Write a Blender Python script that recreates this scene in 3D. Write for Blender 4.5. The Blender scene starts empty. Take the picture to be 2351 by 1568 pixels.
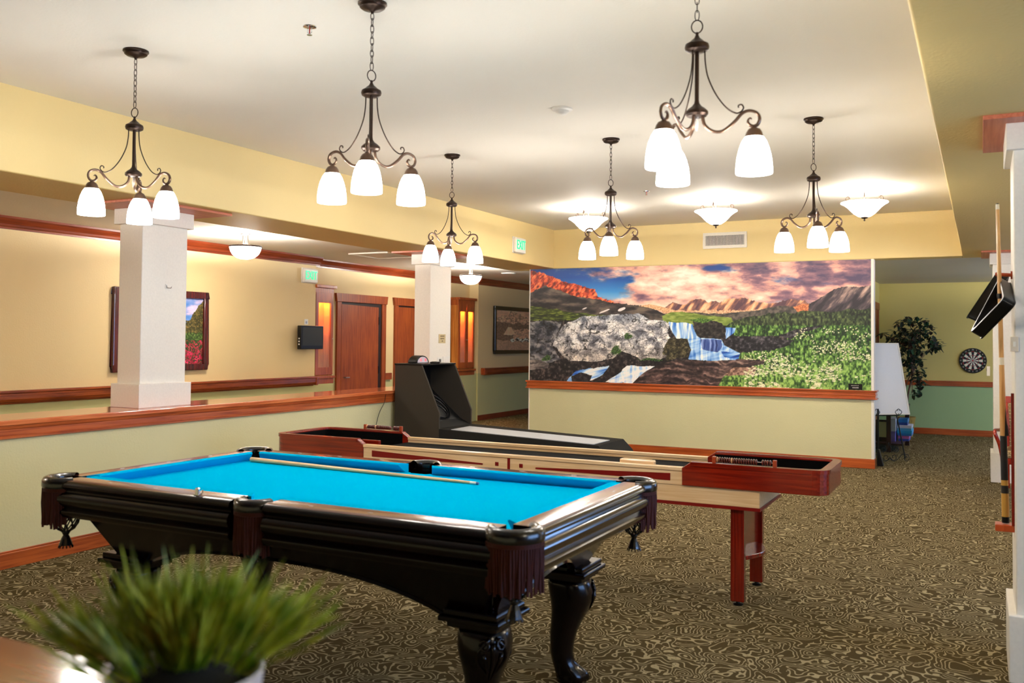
import bpy, bmesh, math, random
import numpy as np
from mathutils import Vector, Matrix, Euler
R = math.radians
rnd = random.Random(7)
sc = bpy.context.scene
COL = sc.collection

# ------------------------------------------------------------------ camera
cam_d = bpy.data.cameras.new('camera'); cam = bpy.data.objects.new('camera', cam_d); COL.objects.link(cam)
yaw, pitch, roll = R(27.1), R(1.561), R(.5005)
fw = Vector((-math.sin(yaw)*math.cos(pitch), math.cos(yaw)*math.cos(pitch), math.sin(pitch)))
r0 = Vector((math.cos(yaw), math.sin(yaw), 0)); u0 = r0.cross(fw)
rt = r0*math.cos(roll)+u0*math.sin(roll); up = -r0*math.sin(roll)+u0*math.cos(roll)
cam.matrix_world = Matrix(((rt.x, up.x, -fw.x, 0), (rt.y, up.y, -fw.y, 0), (rt.z, up.z, -fw.z, 1.55), (0, 0, 0, 1)))
FPX, PXC, PYC = 2107.5, 1175.5, 724.0
cam_d.sensor_width = 36; cam_d.lens = FPX/2351*36
cam_d.shift_y = -(784-PYC)/2351
cam_d.clip_start = .05; cam_d.clip_end = 60
cam_d.dof.use_dof = True; cam_d.dof.focus_distance = 7.5; cam_d.dof.aperture_fstop = 3.2
sc.camera = cam

# ------------------------------------------------------------------ world, exposure
w = bpy.data.worlds.new('world'); sc.world = w; w.use_nodes = True
w.node_tree.nodes['Background'].inputs[0].default_value = (.35, .55, 1, 1)
w.node_tree.nodes['Background'].inputs[1].default_value = 1.0
sc.view_settings.view_transform = 'Standard'; sc.view_settings.look = 'None'
sc.view_settings.gamma = 1; sc.view_settings.use_curve_mapping = False
sc.view_settings.exposure = 1.87
sc.cycles.use_denoising = True
sc.cycles.max_bounces = 8; sc.cycles.diffuse_bounces = 5; sc.cycles.glossy_bounces = 4
sc.cycles.sample_clamp_indirect = 6; sc.cycles.caustics_reflective = False; sc.cycles.caustics_refractive = False

# light strengths
SHADE_E = 14.0       # frosted glass shades of the chandeliers
BOWL_E = 12.0         # frosted bowls
BOWL_W = 620.0        # bulbs standing in the open bowls
HALL_W = 130.0
DAY_W = 52.0        # daylight at the windows on the right
def area(name, loc, rot, sx, sy, energy, color):
    l = bpy.data.lights.new(name, 'AREA'); l.shape = 'RECTANGLE'; l.size = sx; l.size_y = sy; l.energy = energy; l.color = color
    o = bpy.data.objects.new(name, l); COL.objects.link(o); o.location = loc; o.rotation_euler = rot
    return o
# daylight outside the two windows of the right wall
area('daylight', (4.75, 4.0, 1.5), (0, R(90), 0), 1.9, 5.0, DAY_W, (.28, .52, 1))
area('daylight', (4.75, 14.6, 1.5), (0, R(90), 0), 1.9, 2.6, DAY_W*.4, (.28, .52, 1))

def pix(x, y, ax, v):
    """the point of the plane ax = v that lies on the sight line through photo pixel x, y (for measuring)"""
    d = fw + rt*((x-PXC)/FPX) - up*((y-PYC)/FPX); i = 'XYZ'.index(ax); t = (v-(0, 0, 1.55)[i])/d[i]
    return Vector((0, 0, 1.55)) + d*t
def pixd(x, y, dep):
    return Vector((0, 0, 1.55)) + (fw + rt*((x-PXC)/FPX) - up*((y-PYC)/FPX))*dep

# ------------------------------------------------------------------ materials
def lin(c):
    return tuple(((v/255)/12.92 if v/255 <= .04045 else ((v/255+.055)/1.055)**2.4) for v in c)
def nmat(name):
    m = bpy.data.materials.new(name); m.use_nodes = True; n = m.node_tree.nodes; l = m.node_tree.links
    return m, n, l, n['Principled BSDF']
def plain(name, rgb, rough=.5, metal=0, emit=None, es=0, spec=.5, bump=0, bscale=200, coat=0):
    m, n, l, b = nmat(name); c = (*lin(rgb), 1)
    b.inputs['Base Color'].default_value = c; b.inputs['Roughness'].default_value = rough
    b.inputs['Metallic'].default_value = metal; b.inputs['Specular IOR Level'].default_value = spec
    b.inputs['Coat Weight'].default_value = coat; b.inputs['Coat Roughness'].default_value = .08
    if emit: b.inputs['Emission Color'].default_value = (*lin(emit), 1); b.inputs['Emission Strength'].default_value = es
    tc = n.new('ShaderNodeTexCoord'); no = n.new('ShaderNodeTexNoise'); no.inputs['Scale'].default_value = bscale; no.inputs['Detail'].default_value = 3
    l.new(tc.outputs['Object'], no.inputs['Vector'])
    mx = n.new('ShaderNodeMix'); mx.data_type = 'RGBA'; mx.inputs[6].default_value = tuple(v*.93 for v in c[:3])+(1,); mx.inputs[7].default_value = tuple(min(1, v*1.06) for v in c[:3])+(1,)
    l.new(no.outputs['Fac'], mx.inputs[0]); l.new(mx.outputs[2], b.inputs['Base Color'])
    if bump:
        bp = n.new('ShaderNodeBump'); bp.inputs['Strength'].default_value = bump; bp.inputs['Distance'].default_value = .002
        l.new(no.outputs['Fac'], bp.inputs['Height']); l.new(bp.outputs[0], b.inputs['Normal'])
    return m
def wood(name, dark, light, axis='Y', rough=.35, scale=1.0, coat=0.0, cont=1.0):
    m, n, l, b = nmat(name)
    tc = n.new('ShaderNodeTexCoord'); mp = n.new('ShaderNodeMapping'); s = [55*scale]*3; s['XYZ'.index(axis)] = 2.2*scale
    mp.inputs['Scale'].default_value = s; l.new(tc.outputs['Object'], mp.inputs['Vector'])
    no = n.new('ShaderNodeTexNoise'); no.inputs['Scale'].default_value = 1; no.inputs['Detail'].default_value = 6; no.inputs['Distortion'].default_value = .6
    l.new(mp.outputs[0], no.inputs['Vector'])
    n2 = n.new('ShaderNodeTexNoise'); n2.inputs['Scale'].default_value = 2.5; n2.inputs['Detail'].default_value = 2; l.new(tc.outputs['Object'], n2.inputs['Vector'])
    ad = n.new('ShaderNodeMath'); ad.operation = 'MULTIPLY_ADD'; ad.inputs[1].default_value = .35; l.new(n2.outputs['Fac'], ad.inputs[0]); l.new(no.outputs['Fac'], ad.inputs[2])
    cr = n.new('ShaderNodeValToRGB'); cr.color_ramp.elements[0].position = .5; cr.color_ramp.elements[1].position = .82
    cr.color_ramp.elements[0].color = (*lin(dark), 1); cr.color_ramp.elements[1].color = (*lin(light), 1)
    l.new(ad.outputs[0], cr.inputs[0]); l.new(cr.outputs[0], b.inputs['Base Color'])
    b.inputs['Roughness'].default_value = rough; b.inputs['Coat Weight'].default_value = coat; b.inputs['Coat Roughness'].default_value = .1
    bp = n.new('ShaderNodeBump'); bp.inputs['Strength'].default_value = .08; bp.inputs['Distance'].default_value = .001
    l.new(no.outputs['Fac'], bp.inputs['Height']); l.new(bp.outputs[0], b.inputs['Normal'])
    return m
def paint(name, rgb, bump=.35, rough=.6):
    m, n, l, b = nmat(name); c = (*lin(rgb), 1)
    tc = n.new('ShaderNodeTexCoord')
    no = n.new('ShaderNodeTexNoise'); no.inputs['Scale'].default_value = 60; no.inputs['Detail'].default_value = 4; l.new(tc.outputs['Object'], no.inputs['Vector'])
    big = n.new('ShaderNodeTexNoise'); big.inputs['Scale'].default_value = 1.2; big.inputs['Detail'].default_value = 2; l.new(tc.outputs['Object'], big.inputs['Vector'])
    mx = n.new('ShaderNodeMix'); mx.data_type = 'RGBA'; mx.inputs[6].default_value = tuple(v*.95 for v in c[:3])+(1,); mx.inputs[7].default_value = tuple(min(1, v*1.04) for v in c[:3])+(1,)
    l.new(big.outputs['Fac'], mx.inputs[0]); l.new(mx.outputs[2], b.inputs['Base Color'])
    b.inputs['Roughness'].default_value = rough
    bp = n.new('ShaderNodeBump'); bp.inputs['Strength'].default_value = bump; bp.inputs['Distance'].default_value = .004
    l.new(no.outputs['Fac'], bp.inputs['Height']); l.new(bp.outputs[0], b.inputs['Normal'])
    return m
def twotone(name, upper, lower, split, bump=.35):
    """wall painted in one colour above and another below the chair rail"""
    m = paint(name, upper, bump); n = m.node_tree.nodes; l = m.node_tree.links; b = n['Principled BSDF']
    g = n.new('ShaderNodeNewGeometry'); sp = n.new('ShaderNodeSeparateXYZ'); l.new(g.outputs['Position'], sp.inputs[0])
    gt = n.new('ShaderNodeMath'); gt.operation = 'GREATER_THAN'; gt.inputs[1].default_value = split; l.new(sp.outputs['Z'], gt.inputs[0])
    mx = n.new('ShaderNodeMix'); mx.data_type = 'RGBA'; mx.inputs[6].default_value = (*lin(lower), 1); mx.inputs[7].default_value = (*lin(upper), 1)
    l.new(gt.outputs[0], mx.inputs[0]); l.new(mx.outputs[2], b.inputs['Base Color'])
    return m
def carpet():
    m, n, l, b = nmat('carpet')
    tc = n.new('ShaderNodeTexCoord')
    def N(kind, **kw):
        x = n.new(kind)
        for k, v in kw.items():
            if k in x.inputs: x.inputs[k].default_value = v
            else: setattr(x, k, v)
        return x
    def math_(op, a, bb=None, c=None):
        x = n.new('ShaderNodeMath'); x.operation = op
        for i, v in enumerate((a, bb, c)):
            if v is None: continue
            if isinstance(v, (int, float)): x.inputs[i].default_value = v
            else: l.new(v, x.inputs[i])
        return x.outputs[0]
    # warp
    wn = N('ShaderNodeTexNoise', Scale=4.2, Detail=1.6); l.new(tc.outputs['Object'], wn.inputs['Vector'])
    sub = n.new('ShaderNodeVectorMath'); sub.operation = 'SUBTRACT'; sub.inputs[1].default_value = (.5, .5, .5); l.new(wn.outputs['Color'], sub.inputs[0])
    scl = n.new('ShaderNodeVectorMath'); scl.operation = 'SCALE'; scl.inputs['Scale'].default_value = .36; l.new(sub.outputs[0], scl.inputs[0])
    add = n.new('ShaderNodeVectorMath'); add.operation = 'ADD'; l.new(tc.outputs['Object'], add.inputs[0]); l.new(scl.outputs[0], add.inputs[1])
    # paisley: rings round scattered centres
    vo = N('ShaderNodeTexVoronoi', Scale=5.2, feature='F1'); l.new(add.outputs[0], vo.inputs['Vector'])
    ringf = math_('FRACT', math_('MULTIPLY', vo.outputs['Distance'], 8.5))
    ring = math_('LESS_THAN', math_('ABSOLUTE', math_('SUBTRACT', ringf, .5)), .125)
    # scrolls: long pointed cells with rings
    mpb = n.new('ShaderNodeMapping'); mpb.inputs['Scale'].default_value = (1, .5, 1); mpb.inputs['Rotation'].default_value = (0, 0, .9); l.new(add.outputs[0], mpb.inputs['Vector'])
    vb = N('ShaderNodeTexVoronoi', Scale=9.5, feature='F1'); l.new(mpb.outputs[0], vb.inputs['Vector'])
    lf = math_('FRACT', math_('MULTIPLY', vb.outputs['Distance'], 5.2))
    line = math_('LESS_THAN', math_('ABSOLUTE', math_('SUBTRACT', lf, .5)), .14)
    # leaves: short strokes
    vn = N('ShaderNodeTexVoronoi', Scale=26.0, feature='F1'); 
    mpv = n.new('ShaderNodeMapping'); mpv.inputs['Scale'].default_value = (1, .45, 1); mpv.inputs['Rotation'].default_value = (0, 0, .6); l.new(add.outputs[0], mpv.inputs['Vector']); l.new(mpv.outputs[0], vn.inputs['Vector'])
    leaf = math_('LESS_THAN', vn.outputs['Distance'], .2)
    selv = N('ShaderNodeTexNoise', Scale=4.5, Detail=0.0); l.new(tc.outputs['Object'], selv.inputs['Vector'])
    sel = math_('GREATER_THAN', selv.outputs['Fac'], .5)
    a = math_('MULTIPLY', ring, sel); inv = math_('SUBTRACT', 1.0, sel); c = math_('MULTIPLY', line, inv)
    pat = math_('MAXIMUM', a, c)
    sel2 = math_('LESS_THAN', math_('ABSOLUTE', math_('SUBTRACT', selv.outputs['Fac'], .5)), .035)
    pat = math_('MAXIMUM', pat, math_('MULTIPLY', leaf, sel2))
    # yarn speckle
    sp = N('ShaderNodeTexNoise', Scale=420.0, Detail=2.0); l.new(tc.outputs['Object'], sp.inputs['Vector'])
    spk = math_('MULTIPLY_ADD', sp.outputs['Fac'], 1.3, -.65)
    mx = n.new('ShaderNodeMix'); mx.data_type = 'RGBA'
    mx.inputs[6].default_value = (*lin((80, 68, 44)), 1); mx.inputs[7].default_value = (*lin((164, 150, 116)), 1)
    l.new(pat, mx.inputs[0])
    hs = n.new('ShaderNodeHueSaturation'); l.new(mx.outputs[2], hs.inputs['Color']); l.new(math_('ADD', spk, 1.0), hs.inputs['Value'])
    l.new(hs.outputs[0], b.inputs['Base Color'])
    b.inputs['Roughness'].default_value = 1; b.inputs['Specular IOR Level'].default_value = .02
    bp = n.new('ShaderNodeBump'); bp.inputs['Strength'].default_value = .5; bp.inputs['Distance'].default_value = .004
    l.new(sp.outputs['Fac'], bp.inputs['Height']); l.new(bp.outputs[0], b.inputs['Normal'])
    return m
def picture(name):
    m, n, l, b = nmat(name); a = n.new('ShaderNodeVertexColor'); a.layer_name = 'print'
    l.new(a.outputs['Color'], b.inputs['Base Color']); b.inputs['Roughness'].default_value = .45
    return m

M = {}
M['carpet'] = carpet()
M['ceiling'] = paint('ceiling_paint', (236, 232, 222), .25, .75)
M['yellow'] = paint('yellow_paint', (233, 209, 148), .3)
M['yellow_shaded'] = paint('shaded_yellow_paint', (224, 196, 126), .6)  # darker yellow for undersides, their shade put into the colour
M['hallceil'] = paint('hall_ceiling_paint', (222, 212, 196), .5)
M['hall'] = twotone('hall_wall_paint', (228, 203, 150), (196, 194, 138), .91)
M['far'] = twotone('far_wall_paint', (214, 196, 116), (158, 186, 132), .86)
M['green'] = paint('pale_green_paint', (212, 206, 160), .4)
M['white'] = plain('white_trim_paint', (238, 232, 220), .45, bump=.1, bscale=60)
M['trim'] = wood('red_oak_trim', (142, 58, 22), (190, 96, 44), 'Y', .3, coat=.3)
M['trimx'] = wood('red_oak_trim_cross', (150, 60, 20), (194, 94, 40), 'X', .3, coat=.3)
M['trimdark'] = wood('dark_crown_wood', (100, 34, 14), (142, 60, 28), 'Y', .3, coat=.3)
M['rail'] = wood('handrail_wood', (106, 36, 10), (160, 74, 28), 'Y', .35, coat=.1)
M['door'] = wood('door_veneer', (122, 46, 12), (166, 80, 26), 'Z', .45, coat=.05)
M['cabwood'] = wood('cabinet_wood', (140, 56, 16), (188, 94, 34), 'Z', .35, coat=.2)
M['pinkwood'] = wood('column_plate_wood', (190, 100, 70), (214, 128, 96), 'Y', .4)
M['glassclear'] = None
m, n, l, b = nmat('clear_glass'); b.inputs['Base Color'].default_value = (1, 1, 1, 1); b.inputs['Roughness'].default_value = .02; b.inputs['Specular IOR Level'].default_value = .5; b.inputs['Alpha'].default_value = .10
M['glassclear'] = m
M['blackplastic'] = plain('black_plastic', (6, 6, 7), .35, spec=.35)
M['bronze'] = plain('rubbed_bronze', (56, 42, 34), .38, .75, bump=.4, bscale=60)
M['bronzelight'] = plain('brushed_bronze', (104, 82, 68), .35, .8, bump=.3, bscale=60)
M['dome'] = plain('lit_hall_dome_glass', (255, 250, 244), .3, emit=(255, 244, 230), es=26)
M['shade'] = plain('lit_frosted_glass', (255, 250, 244), .3, emit=(255, 247, 237), es=SHADE_E)
M['bowl'] = plain('lit_alabaster_glass', (255, 250, 244), .3, emit=(255, 245, 232), es=BOWL_E)
M['chrome'] = plain('chrome', (220, 222, 226), .12, 1)
M['nickel'] = plain('brushed_nickel', (180, 176, 170), .3, 1)
M['whiteplastic'] = plain('white_plastic', (235, 232, 224), .4)
M['dark'] = plain('dark_void', (10, 9, 8), .8)

# ------------------------------------------------------------------ mesh builder
class MB:
    def __init__(s, off=(0, 0, 0)):
        s.v = []; s.f = []; s.mi = []; s.off = Vector(off); s.m = Matrix.Identity(4); s.cur = 0
    def add(s, vs, fs):
        k = len(s.v)
        for p in vs: s.v.append(tuple(s.m @ Vector(p) - s.off))
        for f in fs: s.f.append(tuple(k+i for i in f)); s.mi.append(s.cur)
        return s
    def box(s, x0, x1, y0, y1, z0, z1):
        return s.add([(x0,y0,z0),(x1,y0,z0),(x1,y1,z0),(x0,y1,z0),(x0,y0,z1),(x1,y0,z1),(x1,y1,z1),(x0,y1,z1)],
            [(0,3,2,1),(4,5,6,7),(0,1,5,4),(1,2,6,5),(2,3,7,6),(3,0,4,7)])
    def hexa(s, p8):
        return s.add(p8, [(0,3,2,1),(4,5,6,7),(0,1,5,4),(1,2,6,5),(2,3,7,6),(3,0,4,7)])
    def prism(s, poly, axis, a, b):
        """poly: 2-D points; axis 'X': (y,z), 'Y': (x,z), 'Z': (x,y)"""
        def P(q, t): return (t, q[0], q[1]) if axis == 'X' else (q[0], t, q[1]) if axis == 'Y' else (q[0], q[1], t)
        n = len(poly)
        return s.add([P(q, a) for q in poly]+[P(q, b) for q in poly],
            [tuple(range(n)), tuple(range(2*n-1, n-1, -1))]+[(i, (i+1) % n, n+(i+1) % n, n+i) for i in range(n)])
    def lathe(s, prof, c=(0, 0, 0), seg=24, axis='Z', a0=0, a1=2*math.pi):
        full = abs(a1-a0-2*math.pi) < 1e-6; ns = seg if full else seg+1; vs = []; fs = []
        for r, h in prof:
            for i in range(ns):
                t = a0+(a1-a0)*i/seg; x, y = r*math.cos(t), r*math.sin(t)
                vs.append((c[0]+x, c[1]+y, c[2]+h) if axis == 'Z' else (c[0]+h, c[1]+x, c[2]+y) if axis == 'X' else (c[0]+y, c[1]+h, c[2]+x))
        for j in range(len(prof)-1):
            for i in range(seg if not full else seg):
                i2 = (i+1) % ns if full else i+1
                if prof[j][0] < 1e-6 and prof[j+1][0] < 1e-6: continue
                fs.append((j*ns+i, j*ns+i2, (j+1)*ns+i2, (j+1)*ns+i))
        s.add(vs, fs)
        if full:
            k = len(s.v)-len(vs)
            for j in (0, len(prof)-1):
                if prof[j][0] > 1e-6: s.f.append(tuple(k+j*ns+i for i in range(ns))); s.mi.append(s.cur)
        return s
    def tube(s, path, r, seg=8, closed=False, flat=1.0, caps=True):
        P = [Vector(p) for p in path]; n = len(P); vs = []; fs = []
        rr = r if isinstance(r, (list, tuple)) else [r]*n
        prev = None
        for i in range(n):
            a = P[(i-1) % n] if closed or i > 0 else P[0]; b = P[(i+1) % n] if closed or i < n-1 else P[-1]
            t = (b-a); t = t.normalized() if t.length > 1e-9 else Vector((0, 0, 1))
            if prev is None:
                nrm = t.orthogonal().normalized()
            else:
                nrm = (prev - t*prev.dot(t)); nrm = nrm.normalized() if nrm.length > 1e-6 else t.orthogonal().normalized()
            prev = nrm; bi = t.cross(nrm)
            for k in range(seg):
                a_ = 2*math.pi*k/seg; vs.append(tuple(P[i]+(nrm*math.cos(a_)*flat+bi*math.sin(a_))*rr[i]))
        m_ = n if closed else n-1
        for i in range(m_):
            for k in range(seg):
                fs.append((i*seg+k, i*seg+(k+1) % seg, ((i+1) % n)*seg+(k+1) % seg, ((i+1) % n)*seg+k))
        if not closed and caps: fs += [tuple(range(seg-1, -1, -1)), tuple((n-1)*seg+k for k in range(seg))]
        return s.add(vs, fs)
    def loft(s, rings, caps=True):
        n = len(rings[0]); vs = [p for r_ in rings for p in r_]; fs = []
        for j in range(len(rings)-1):
            for i in range(n): fs.append((j*n+i, j*n+(i+1) % n, (j+1)*n+(i+1) % n, (j+1)*n+i))
        if caps: fs += [tuple(range(n-1, -1, -1)), tuple((len(rings)-1)*n+i for i in range(n))]
        return s.add(vs, fs)
    def ball(s, c, r, seg=12, rings=8, sz=1):
        return s.lathe([(r*math.sin(math.pi*i/rings), -r*sz*math.cos(math.pi*i/rings)) for i in range(rings+1)], c, seg)
    def build(s, name, mat, parent=None, smooth=False, bevel=0, recalc=True):
        me = bpy.data.meshes.new(name); me.from_pydata(s.v, [], s.f); me.update()
        if recalc:
            b = bmesh.new(); b.from_mesh(me); bmesh.ops.remove_doubles(b, verts=b.verts, dist=1e-6); bmesh.ops.recalc_face_normals(b, faces=b.faces)
            b.to_mesh(me); b.free()
        elif any(s.mi): pass
        for m_ in (mat if isinstance(mat, (list, tuple)) else [mat]): me.materials.append(m_)
        if any(s.mi):
            if len(me.polygons) == len(s.mi): me.polygons.foreach_set('material_index', s.mi)
        if smooth:
            me.polygons.foreach_set('use_smooth', [True]*len(me.polygons))
            if smooth != 'all' : 
                try: me.set_sharp_from_angle(angle=R(38))
                except Exception: pass
        o = bpy.data.objects.new(name, me); COL.objects.link(o)
        if parent: o.parent = parent
        if bevel:
            bv = o.modifiers.new('bevel', 'BEVEL'); bv.width = bevel; bv.segments = 2; bv.limit_method = 'ANGLE'; bv.angle_limit = R(40)
        return o
def tag(o, label, cat, group=None):
    o['label'] = label; o['category'] = cat
    if group: o['group'] = group
    return o
def thing(name, label, cat, loc=(0, 0, 0), rz=0, group=None):
    o = bpy.data.objects.new(name, None); COL.objects.link(o); o.location = loc; o.rotation_euler = (0, 0, rz); o.empty_display_size = .1
    return tag(o, label, cat, group)
def struct(o): o['kind'] = 'structure'; return o
def kids(o): return [c for c in bpy.data.objects if c.parent == o]
def dup(o, loc, rz=None, label=None):
    def cp(a, par):
        c = a.copy(); COL.objects.link(c)
        if par: c.parent = par
        for ch in kids(a): cp(ch, c)
        return c
    c = cp(o, None); c.location = loc
    if rz is not None: c.rotation_euler = (0, 0, rz)
    if label: c['label'] = label
    return c
def sbox(name, mat, *b, bevel=0):
    return struct(MB().box(*b).build(name, mat, bevel=bevel))

# ------------------------------------------------------------------ the setting
YM = 12.19; ZS = 2.603; ZC = 3.165
sbox('floor', M['carpet'], -9.4, 4.7, -3.2, 19.4, -.1, 0)
sbox('ceiling', M['ceiling'], -5.56, -.2, -3.2, YM, ZC, ZC+.1)
o = MB(); o.box(-9.4, -6.33, -3.2, 19.4, 2.74, 2.9); o.box(-6.33, -1.75, 12.46, 19.4, 2.74, 2.9); struct(o.build('ceiling_hall', M['hallceil']))
sbox('ceiling_far', M['hallceil'], -1.75, 4.7, 12.46, 17.6, 2.606, 2.9)
def beam(name, x0, x1, y0, y1, z0, z1):
    mb = MB(); mb.box(x0, x1, y0, y1, z0, z1)
    b = mb.build(name, [M['yellow'], M['yellow_shaded']])
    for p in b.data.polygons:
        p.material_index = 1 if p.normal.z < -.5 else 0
    bv = b.modifiers.new('bevel', 'BEVEL'); bv.width = .012; bv.segments = 3; bv.limit_method = 'ANGLE'
    return struct(b)
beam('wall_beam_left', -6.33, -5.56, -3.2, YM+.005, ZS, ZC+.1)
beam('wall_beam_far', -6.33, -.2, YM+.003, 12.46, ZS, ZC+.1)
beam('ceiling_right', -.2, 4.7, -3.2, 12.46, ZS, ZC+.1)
# hall wall with its shallow alcove
o = MB(); o.box(-9.4, -8.65, -3.2, 10.61, 0, 2.74); struct(o.build('wall_left', M['hall']))
o = MB(); o.box(-9.4, -8.83, 10.61, 15.44, 0, 2.74); struct(o.build('wall_alcove', M['hall']))
o = MB(); o.box(-9.4, -8.63, 15.44, 19.4, 0, 2.74); struct(o.build('wall_left_far', M['hall']))
o = MB(); o.box(-8.83, -8.66, 10.61, 11.02, 0, .99); struct(o.build('wall_plinth_near', M['hall']))
o = MB(); o.box(-8.83, -8.66, 14.72, 15.44, 0, .99); struct(o.build('wall_plinth_far', M['hall']))
sbox('wall_end', M['hall'], -9.4, -1.75, 19.2, 19.4, 0, 2.9)
sbox('wall_back', plain('dark_back_wall_paint', (60, 44, 34), .7), -9.4, 4.7, -3.4, -3.2, 0, 3.3)
o = MB(); o.box(4.5, 4.7, -3.2, 17.6, 0, .5); o.box(4.5, 4.7, -3.2, 17.6, 2.45, 2.9)
for a, b_ in ((-3.2, 1.4), (6.6, 13.2), (16.0, 17.6)): o.box(4.5, 4.7, a, b_, .5, 2.45)
struct(o.build('wall_right', paint('taupe_paint', (96, 88, 80))))
for i, (a, b_) in enumerate(((1.4, 6.6), (13.2, 16.0))):
    wd = thing('window_%d' % (i+1), 'x', 'x', (4.5, (a+b_)/2, .5)); del wd['label'], wd['category']; struct(wd)
    f = MB((4.5, (a+b_)/2, .5)); n_ = 4 if i == 0 else 2
    for z0, z1 in ((.5, .56), (2.39, 2.45)): f.box(4.5, 4.58, a, b_, z0, z1)
    for k in range(n_+1):
        y = a+(b_-a-.06)*k/n_; f.box(4.5, 4.58, y, y+.06, .56, 2.39)
    f.build('window_frame', M['white'], wd)
# far room
sbox('wall_far', M['far'], -1.75, 4.7, 17.4, 17.6, 0, 2.606)
sbox('wall_far_left', M['far'], -1.75, -1.607, YM+.15, 17.4, 0, 2.606)
sbox('baseboard_far', M['trimx'], -1.607, 4.5, 17.38, 17.4, 0, .105, bevel=.004)
o = MB(); o.box(-1.607, 4.5, 17.375, 17.4, .834, .923); o.box(-1.607, 4.5, 17.36, 17.4, .90, .915); struct(o.build('trim_1', M['trimx'], bevel=.004))
# mural wall
sbox('wall_mural', M['green'], -5.945, -1.196, YM, YM+.15, 0, ZS)
o = MB(); o.box(-1.223, -1.19, YM-.006, YM+.156, 0.116, ZS); o.box(-5.951, -5.935, YM-.006, YM+.156, 0.116, ZS)
struct(o.build('trim_2', M['white'], bevel=.003))
o = MB(); o.box(-5.97, -1.17, YM-.03, YM+.18, .858, .962); o.box(-5.985, -1.155, YM-.042, YM+.19, .945, .966); o.box(-5.985, -1.155, YM-.038, YM+.186, .853, .868); o.box(-5.98, -1.165, YM-.036, YM+.186, .90, .912)
struct(o.build('trim_3', M['trimx'], bevel=.004))
o = MB(); o.box(-5.96, -1.18, YM-.016, YM+.166, 0, .11); o.box(-5.955, -1.186, YM-.009, YM+.16, .11, .118); struct(o.build('baseboard_mural', M['trimx'], bevel=.003))
# half wall with moulded cap
o = MB(); o.box(-6.19, -5.80, -3.2, 9.93, 0, .955); struct(o.build('wall_half', M['green']))
o = MB(); o.box(-6.27, -5.765, -3.2, 9.96, .952, .988); struct(o.build('trim_4', wood('cap_wood', (190, 88, 44), (218, 124, 72), 'Y', .14, coat=.6), bevel=.006))
o = MB(); o.prism([(-5.80, .952), (-5.775, .952), (-5.778, .93), (-5.783, .925), (-5.783, .885), (-5.776, .878), (-5.776, .866), (-5.792, .858), (-5.80, .858)], 'Y', -3.2, 9.93)
o.box(-6.2, -6.18, -3.2, 9.93, .86, .952); struct(o.build('trim_5', M['trim']))
o = MB(); o.box(-5.80, -5.782, -3.2, 9.93, 0, .103); o.box(-5.80, -5.79, -3.2, 9.93, .103, .116); struct(o.build('baseboard_left', M['trim'], bevel=.003))
# hall: crown, handrail, base
def crown(name, x, y0, y1, zb=2.615, zt=2.74):
    h = zt-zb
    o = MB(); o.prism([(x, zb), (x+.018, zb), (x+.018, zb+.02), (x+.03, zb+.03), (x+.036, zb+.05), (x+.07, zt-.035), (x+.078, zt-.02), (x+.078, zt), (x, zt)], 'Y', y0, y1)
    return struct(o.build(name, M['trimdark']))
crown('trim_6', -8.65, -3.2, 10.68); crown('trim_7', -8.83, 10.6, 15.44); crown('trim_8', -8.63, 15.44, 19.2)
def handrail(name, x, y0, y1, label, zt=1.006):
    t = thing(name, label, 'handrail', (x, y0, zt-.13))
    o = MB((x, y0, zt-.13)); o.prism([(x+.0, zt-.135), (x+.03, zt-.135), (x+.036, zt-.12), (x+.06, zt-.115), (x+.075, zt-.085), (x+.075, zt-.03), (x+.085, zt-.02), (x+.085, zt-.004), (x+.08, zt), (x+.0, zt)], 'Y', y0, y1)
    for z in (zt-.045, zt-.07): o.box(x+.074, x+.079, y0, y1, z, z+.008)
    o.build('rail', M['rail'], t)
    o = MB((x, y0, zt-.13)); o.box(x+.001, x+.088, y1, y1+.04, zt-.128, zt-.005) if y0 < 5 else o.box(x+.001, x+.088, y0-.10, y0, zt-.128, zt+.004); o.build('end_cap', M['rail'], t, bevel=.006)
    return t
handrail('handrail', -8.65, -3.0, 10.55, 'long dark wooden handrail on the yellow hall wall behind the half wall')
handrail('handrail', -8.63, 15.66, 19.0, 'short dark handrail under the sepia picture on the far hall wall')
o = MB(); o.box(-8.83, -8.80, 12.62, 12.80, .88, .99); struct(o.build('trim_9', M['rail']))
sbox('baseboard_hall', M['trimdark'], -8.63, -8.612, 15.44, 19.2, 0, .105, bevel=.003)
sbox('baseboard_hall_near', M['trimdark'], -8.65, -8.632, -3.2, 10.61, 0, .105, bevel=.003)

def column(name, x0, x1, y0, y1, zb, ztop, plate, base_h=.19):
    """white boxed column: shaft, base block, collar and a wooden plate on the beam"""
    c = bpy.data.objects.new(name, None); COL.objects.link(c); c.location = ((x0+x1)/2, (y0+y1)/2, zb); struct(c)
    of = c.location
    MB(of).box(x0, x1, y0, y1, zb, ztop-.02).build('shaft', M['white'], c, bevel=.006)
    MB(of).box(x0-.03, x1+.035, y0-.035, y1+.035, zb, zb+base_h).build('base', M['white'], c, bevel=.004)
    MB(of).box(x0-.03, x1+.035, y0-.035, y1+.035, ztop-.145, ztop-.02).build('collar', M['white'], c, bevel=.004)
    MB(of).box(*plate, ztop-.02, ztop).build('plate', M['pinkwood'], c, bevel=.002)
    return c
column('column_left_near', -6.195, -5.937, 5.14, 5.605, .988, ZS, (-6.30, -5.66, 4.86, 5.83))
column('column_left_far', -6.125, -5.90, 9.37, 9.85, .988, ZS, (-6.30, -5.66, 9.12, 10.08))
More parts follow.
